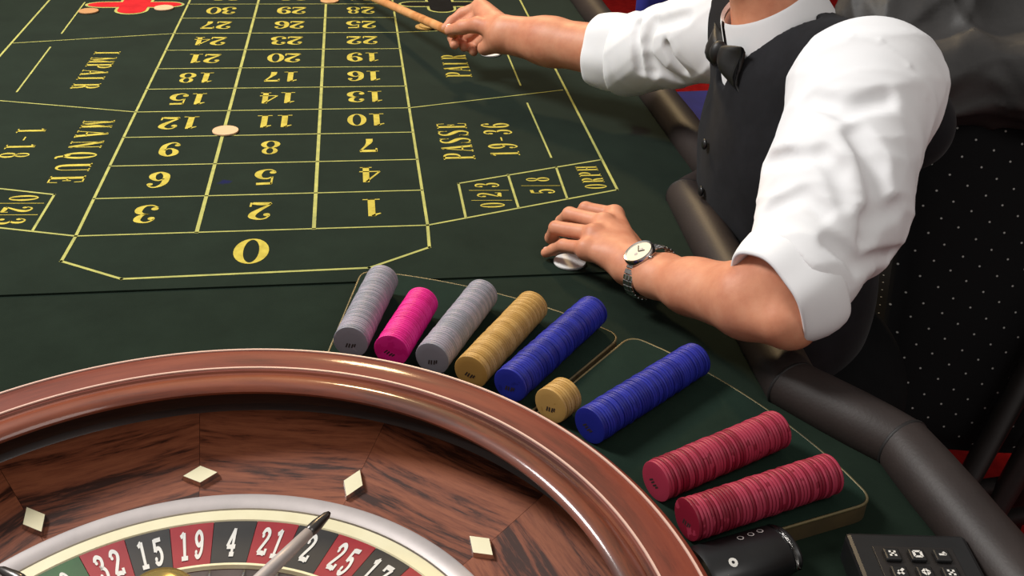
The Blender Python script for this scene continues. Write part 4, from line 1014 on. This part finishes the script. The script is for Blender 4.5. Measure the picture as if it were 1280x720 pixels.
# dotted chair turned away, its tall back towards the table
dc = tag(empty('dotted_chair', (1.38, 0.12, -0.76)), 'black chair back in white dotted fabric behind the dealer, jacket over its top', 'chair')
up_ = Vector((.02, .12, .5)).normalized(); rt_ = Vector((1, -.1, 0)).normalized(); rt_ = (rt_ - up_ * rt_.dot(up_)).normalized(); nr_ = rt_.cross(up_)
DB = Vector((1.42, -.10, -.395)) - Vector((1.38, 0.12, -.76))
vs, fs = [], []; NU, NV, HW, HH, TH = 24, 26, .25, .56, .022
def sq(u): return math.copysign(1 - (1 - abs(u)) ** 1.0, u)
for side in (-1, 1):
    for j in range(NV + 1):
        for i in range(NU + 1):
            u, v = -1 + 2 * i / NU, j / NV
            cy_ = 2 * v - 1; cw = 1 - .22 * max(0, (abs(cy_) - .72) / .28) ** 2.2          # rounded corners
            e = max(abs(u), abs(cy_)); th = TH * math.sqrt(max(0.0, 1 - e ** 6))
            vs.append(DB + rt_ * (u * HW * cw) + up_ * (v * HH) + nr_ * (side * -th) * -1 + nr_ * (-.030 * u * u))
W1 = NU + 1; off = W1 * (NV + 1)
for j in range(NV):
    for i in range(NU):
        q = (j * W1 + i, j * W1 + i + 1, (j + 1) * W1 + i + 1, (j + 1) * W1 + i); fs.append(tuple(reversed(q))); fs.append(tuple(k + off for k in q))
for i in range(NU): fs.append((i, i + 1, i + 1 + off, i + off)); b = NV * W1; fs.append((b + i + 1, b + i, b + i + off, b + i + 1 + off))
for j in range(NV): a = j * W1; fs.append((a + W1, a, a + off, a + W1 + off)); a += NU; fs.append((a, a + W1, a + W1 + off, a + off))
bk = mesh_obj('backrest', vs, fs, m_dots, dc); uv_by(bk, lambda c: ((Vector(c) - DB).dot(rt_) / .030, (Vector(c) - DB).dot(up_) / .030))
bm = bmesh.new(); bmesh.ops.remove_doubles
bm.from_mesh(bk.data); bmesh.ops.recalc_face_normals(bm, faces=bm.faces); bm.to_mesh(bk.data); bm.free()
bm = bmesh.new(); bbox_mesh(bm, -.23, .23, -.08, .36, .40, .47, .025, 3); st = bm_obj('seat', bm, m_dots, dc); uv_by(st, lambda c: (c.x / .030, c.y / .030))
for sx in (-1, 1):
    for ly in (-.05, .32):
        vs, fs = tube([(sx * .19, ly, .41), (sx * .21, ly + (.02 if ly > 0 else -.02), 0)], [.017, .012], 12); mesh_obj('leg', vs, fs, m_metalblack, dc)
# black frame chair at the right edge of the picture
fc = tag(empty('frame_chair', (1.62, -0.20, -0.76)), 'black chair with slanting frame posts on red carpet at the right edge', 'chair')
def fr_(p): return Vector(p) - Vector((1.62, -0.20, -0.76))
for top, bot in (((1292, 452, -.20), (1202, 614, -.40)), ((1300, 540, -.28), (1236, 652, -.44))):
    a, b = U(*top), U(*bot); dd = (a - b); e0 = b - dd * ((b[2] + .76) / dd[2]) * 0.9; e0[2] = -.76
    vs, fs = tube([fr_(e0), fr_(b), fr_(a), fr_(a + dd * .6)], [(.015, .013), (.019, .016), (.021, .018), (.019, .016)], 14); mesh_obj('frame_post', vs, fs, m_metalblack, fc)
vs, fs = tube([fr_(U(1236, 652, -.44)), (.05, -.03, .41), (.14, -.05, .415)], .015, 12); mesh_obj('side_rail', vs, fs, m_metalblack, fc)
vs, fs = tube([fr_(U(1202, 614, -.40)), (.05, -.01, .43), (.14, .0, .43)], .015, 12); mesh_obj('side_rail', vs, fs, m_metalblack, fc)
bm = bmesh.new(); bbox_mesh(bm, .12, .50, -.36, .02, .40, .46, .02, 3); bm_obj('seat', bm, m_metalblack, fc)
for (lx, ly) in ((.46, -.32), (.46, -.02), (.16, -.02), (.16, -.32)):
    vs, fs = tube([(lx, ly, .41), (lx + .02, ly * 1.1, 0)], .015, 12); mesh_obj('leg', vs, fs, m_metalblack, fc)
bm = bmesh.new(); bbox_mesh(bm, .46, .51, -.36, .02, .50, .92, .018, 3); bm_obj('backrest', bm, m_metalblack, fc)
# jacket hanging over the chair back behind the dealer
S = SDF((1.0, -.10, -.24), (1.80, .42, .44), 0.006)
S.cone((1.19, .075, .165), (1.62, .06, .200), .060, .075, .04); S.cone((1.22, .22, .20), (1.60, .22, .24), .10, .115, .05); S.ell((1.44, .20, .06), (.23, .06, .24), None, .06)
S.cone((1.34, .02, .20), (1.46, -.01, .08), .045, .035, .04)
X, Y, Z = S.grid(); S.D = (S.D - folds(X, Y, Z, .017, 33, .7)).astype(np.float32); Pj, Fj = S.mesh(); Pj = relax(Pj, Fj, 4)
ja = tag(np_mesh('jacket', Pj, Fj, m_jacket), 'dark grey leather jacket draped in folds over the dotted chair back', 'jacket')
def blue_chair(loc, rz, label):
    c = tag(empty('blue_chair', loc, rz), label, 'chair')
    bm = bmesh.new(); bbox_mesh(bm, -.21, .21, -.21, .21, .40, .47, .025, 3); bm_obj('seat', bm, m_bluecloth, c)
    bm = bmesh.new(); bbox_mesh(bm, .17, .22, -.21, .21, .73, .96, .02, 3); bm_obj('backrest', bm, m_bluecloth, c)
    for sx in (-1, 1):
        for sy in (-1, 1):
            vs, fs = tube([(sx * .18, sy * .18, .96 - .5 * (sx < 0) - .04 if sx > 0 else .41), (sx * .20, sy * .19, 0)], .014, 12); mesh_obj('leg', vs, fs, m_metalblack, c)
    return c
blue_chair((1.19, 1.16, -.76), -1.5, 'blue upholstered chair beside the leather rail at the top edge')
blue_chair((1.95, 0.85, -.76), -0.2, 'blue upholstered chair farther right, above the dark jacket')
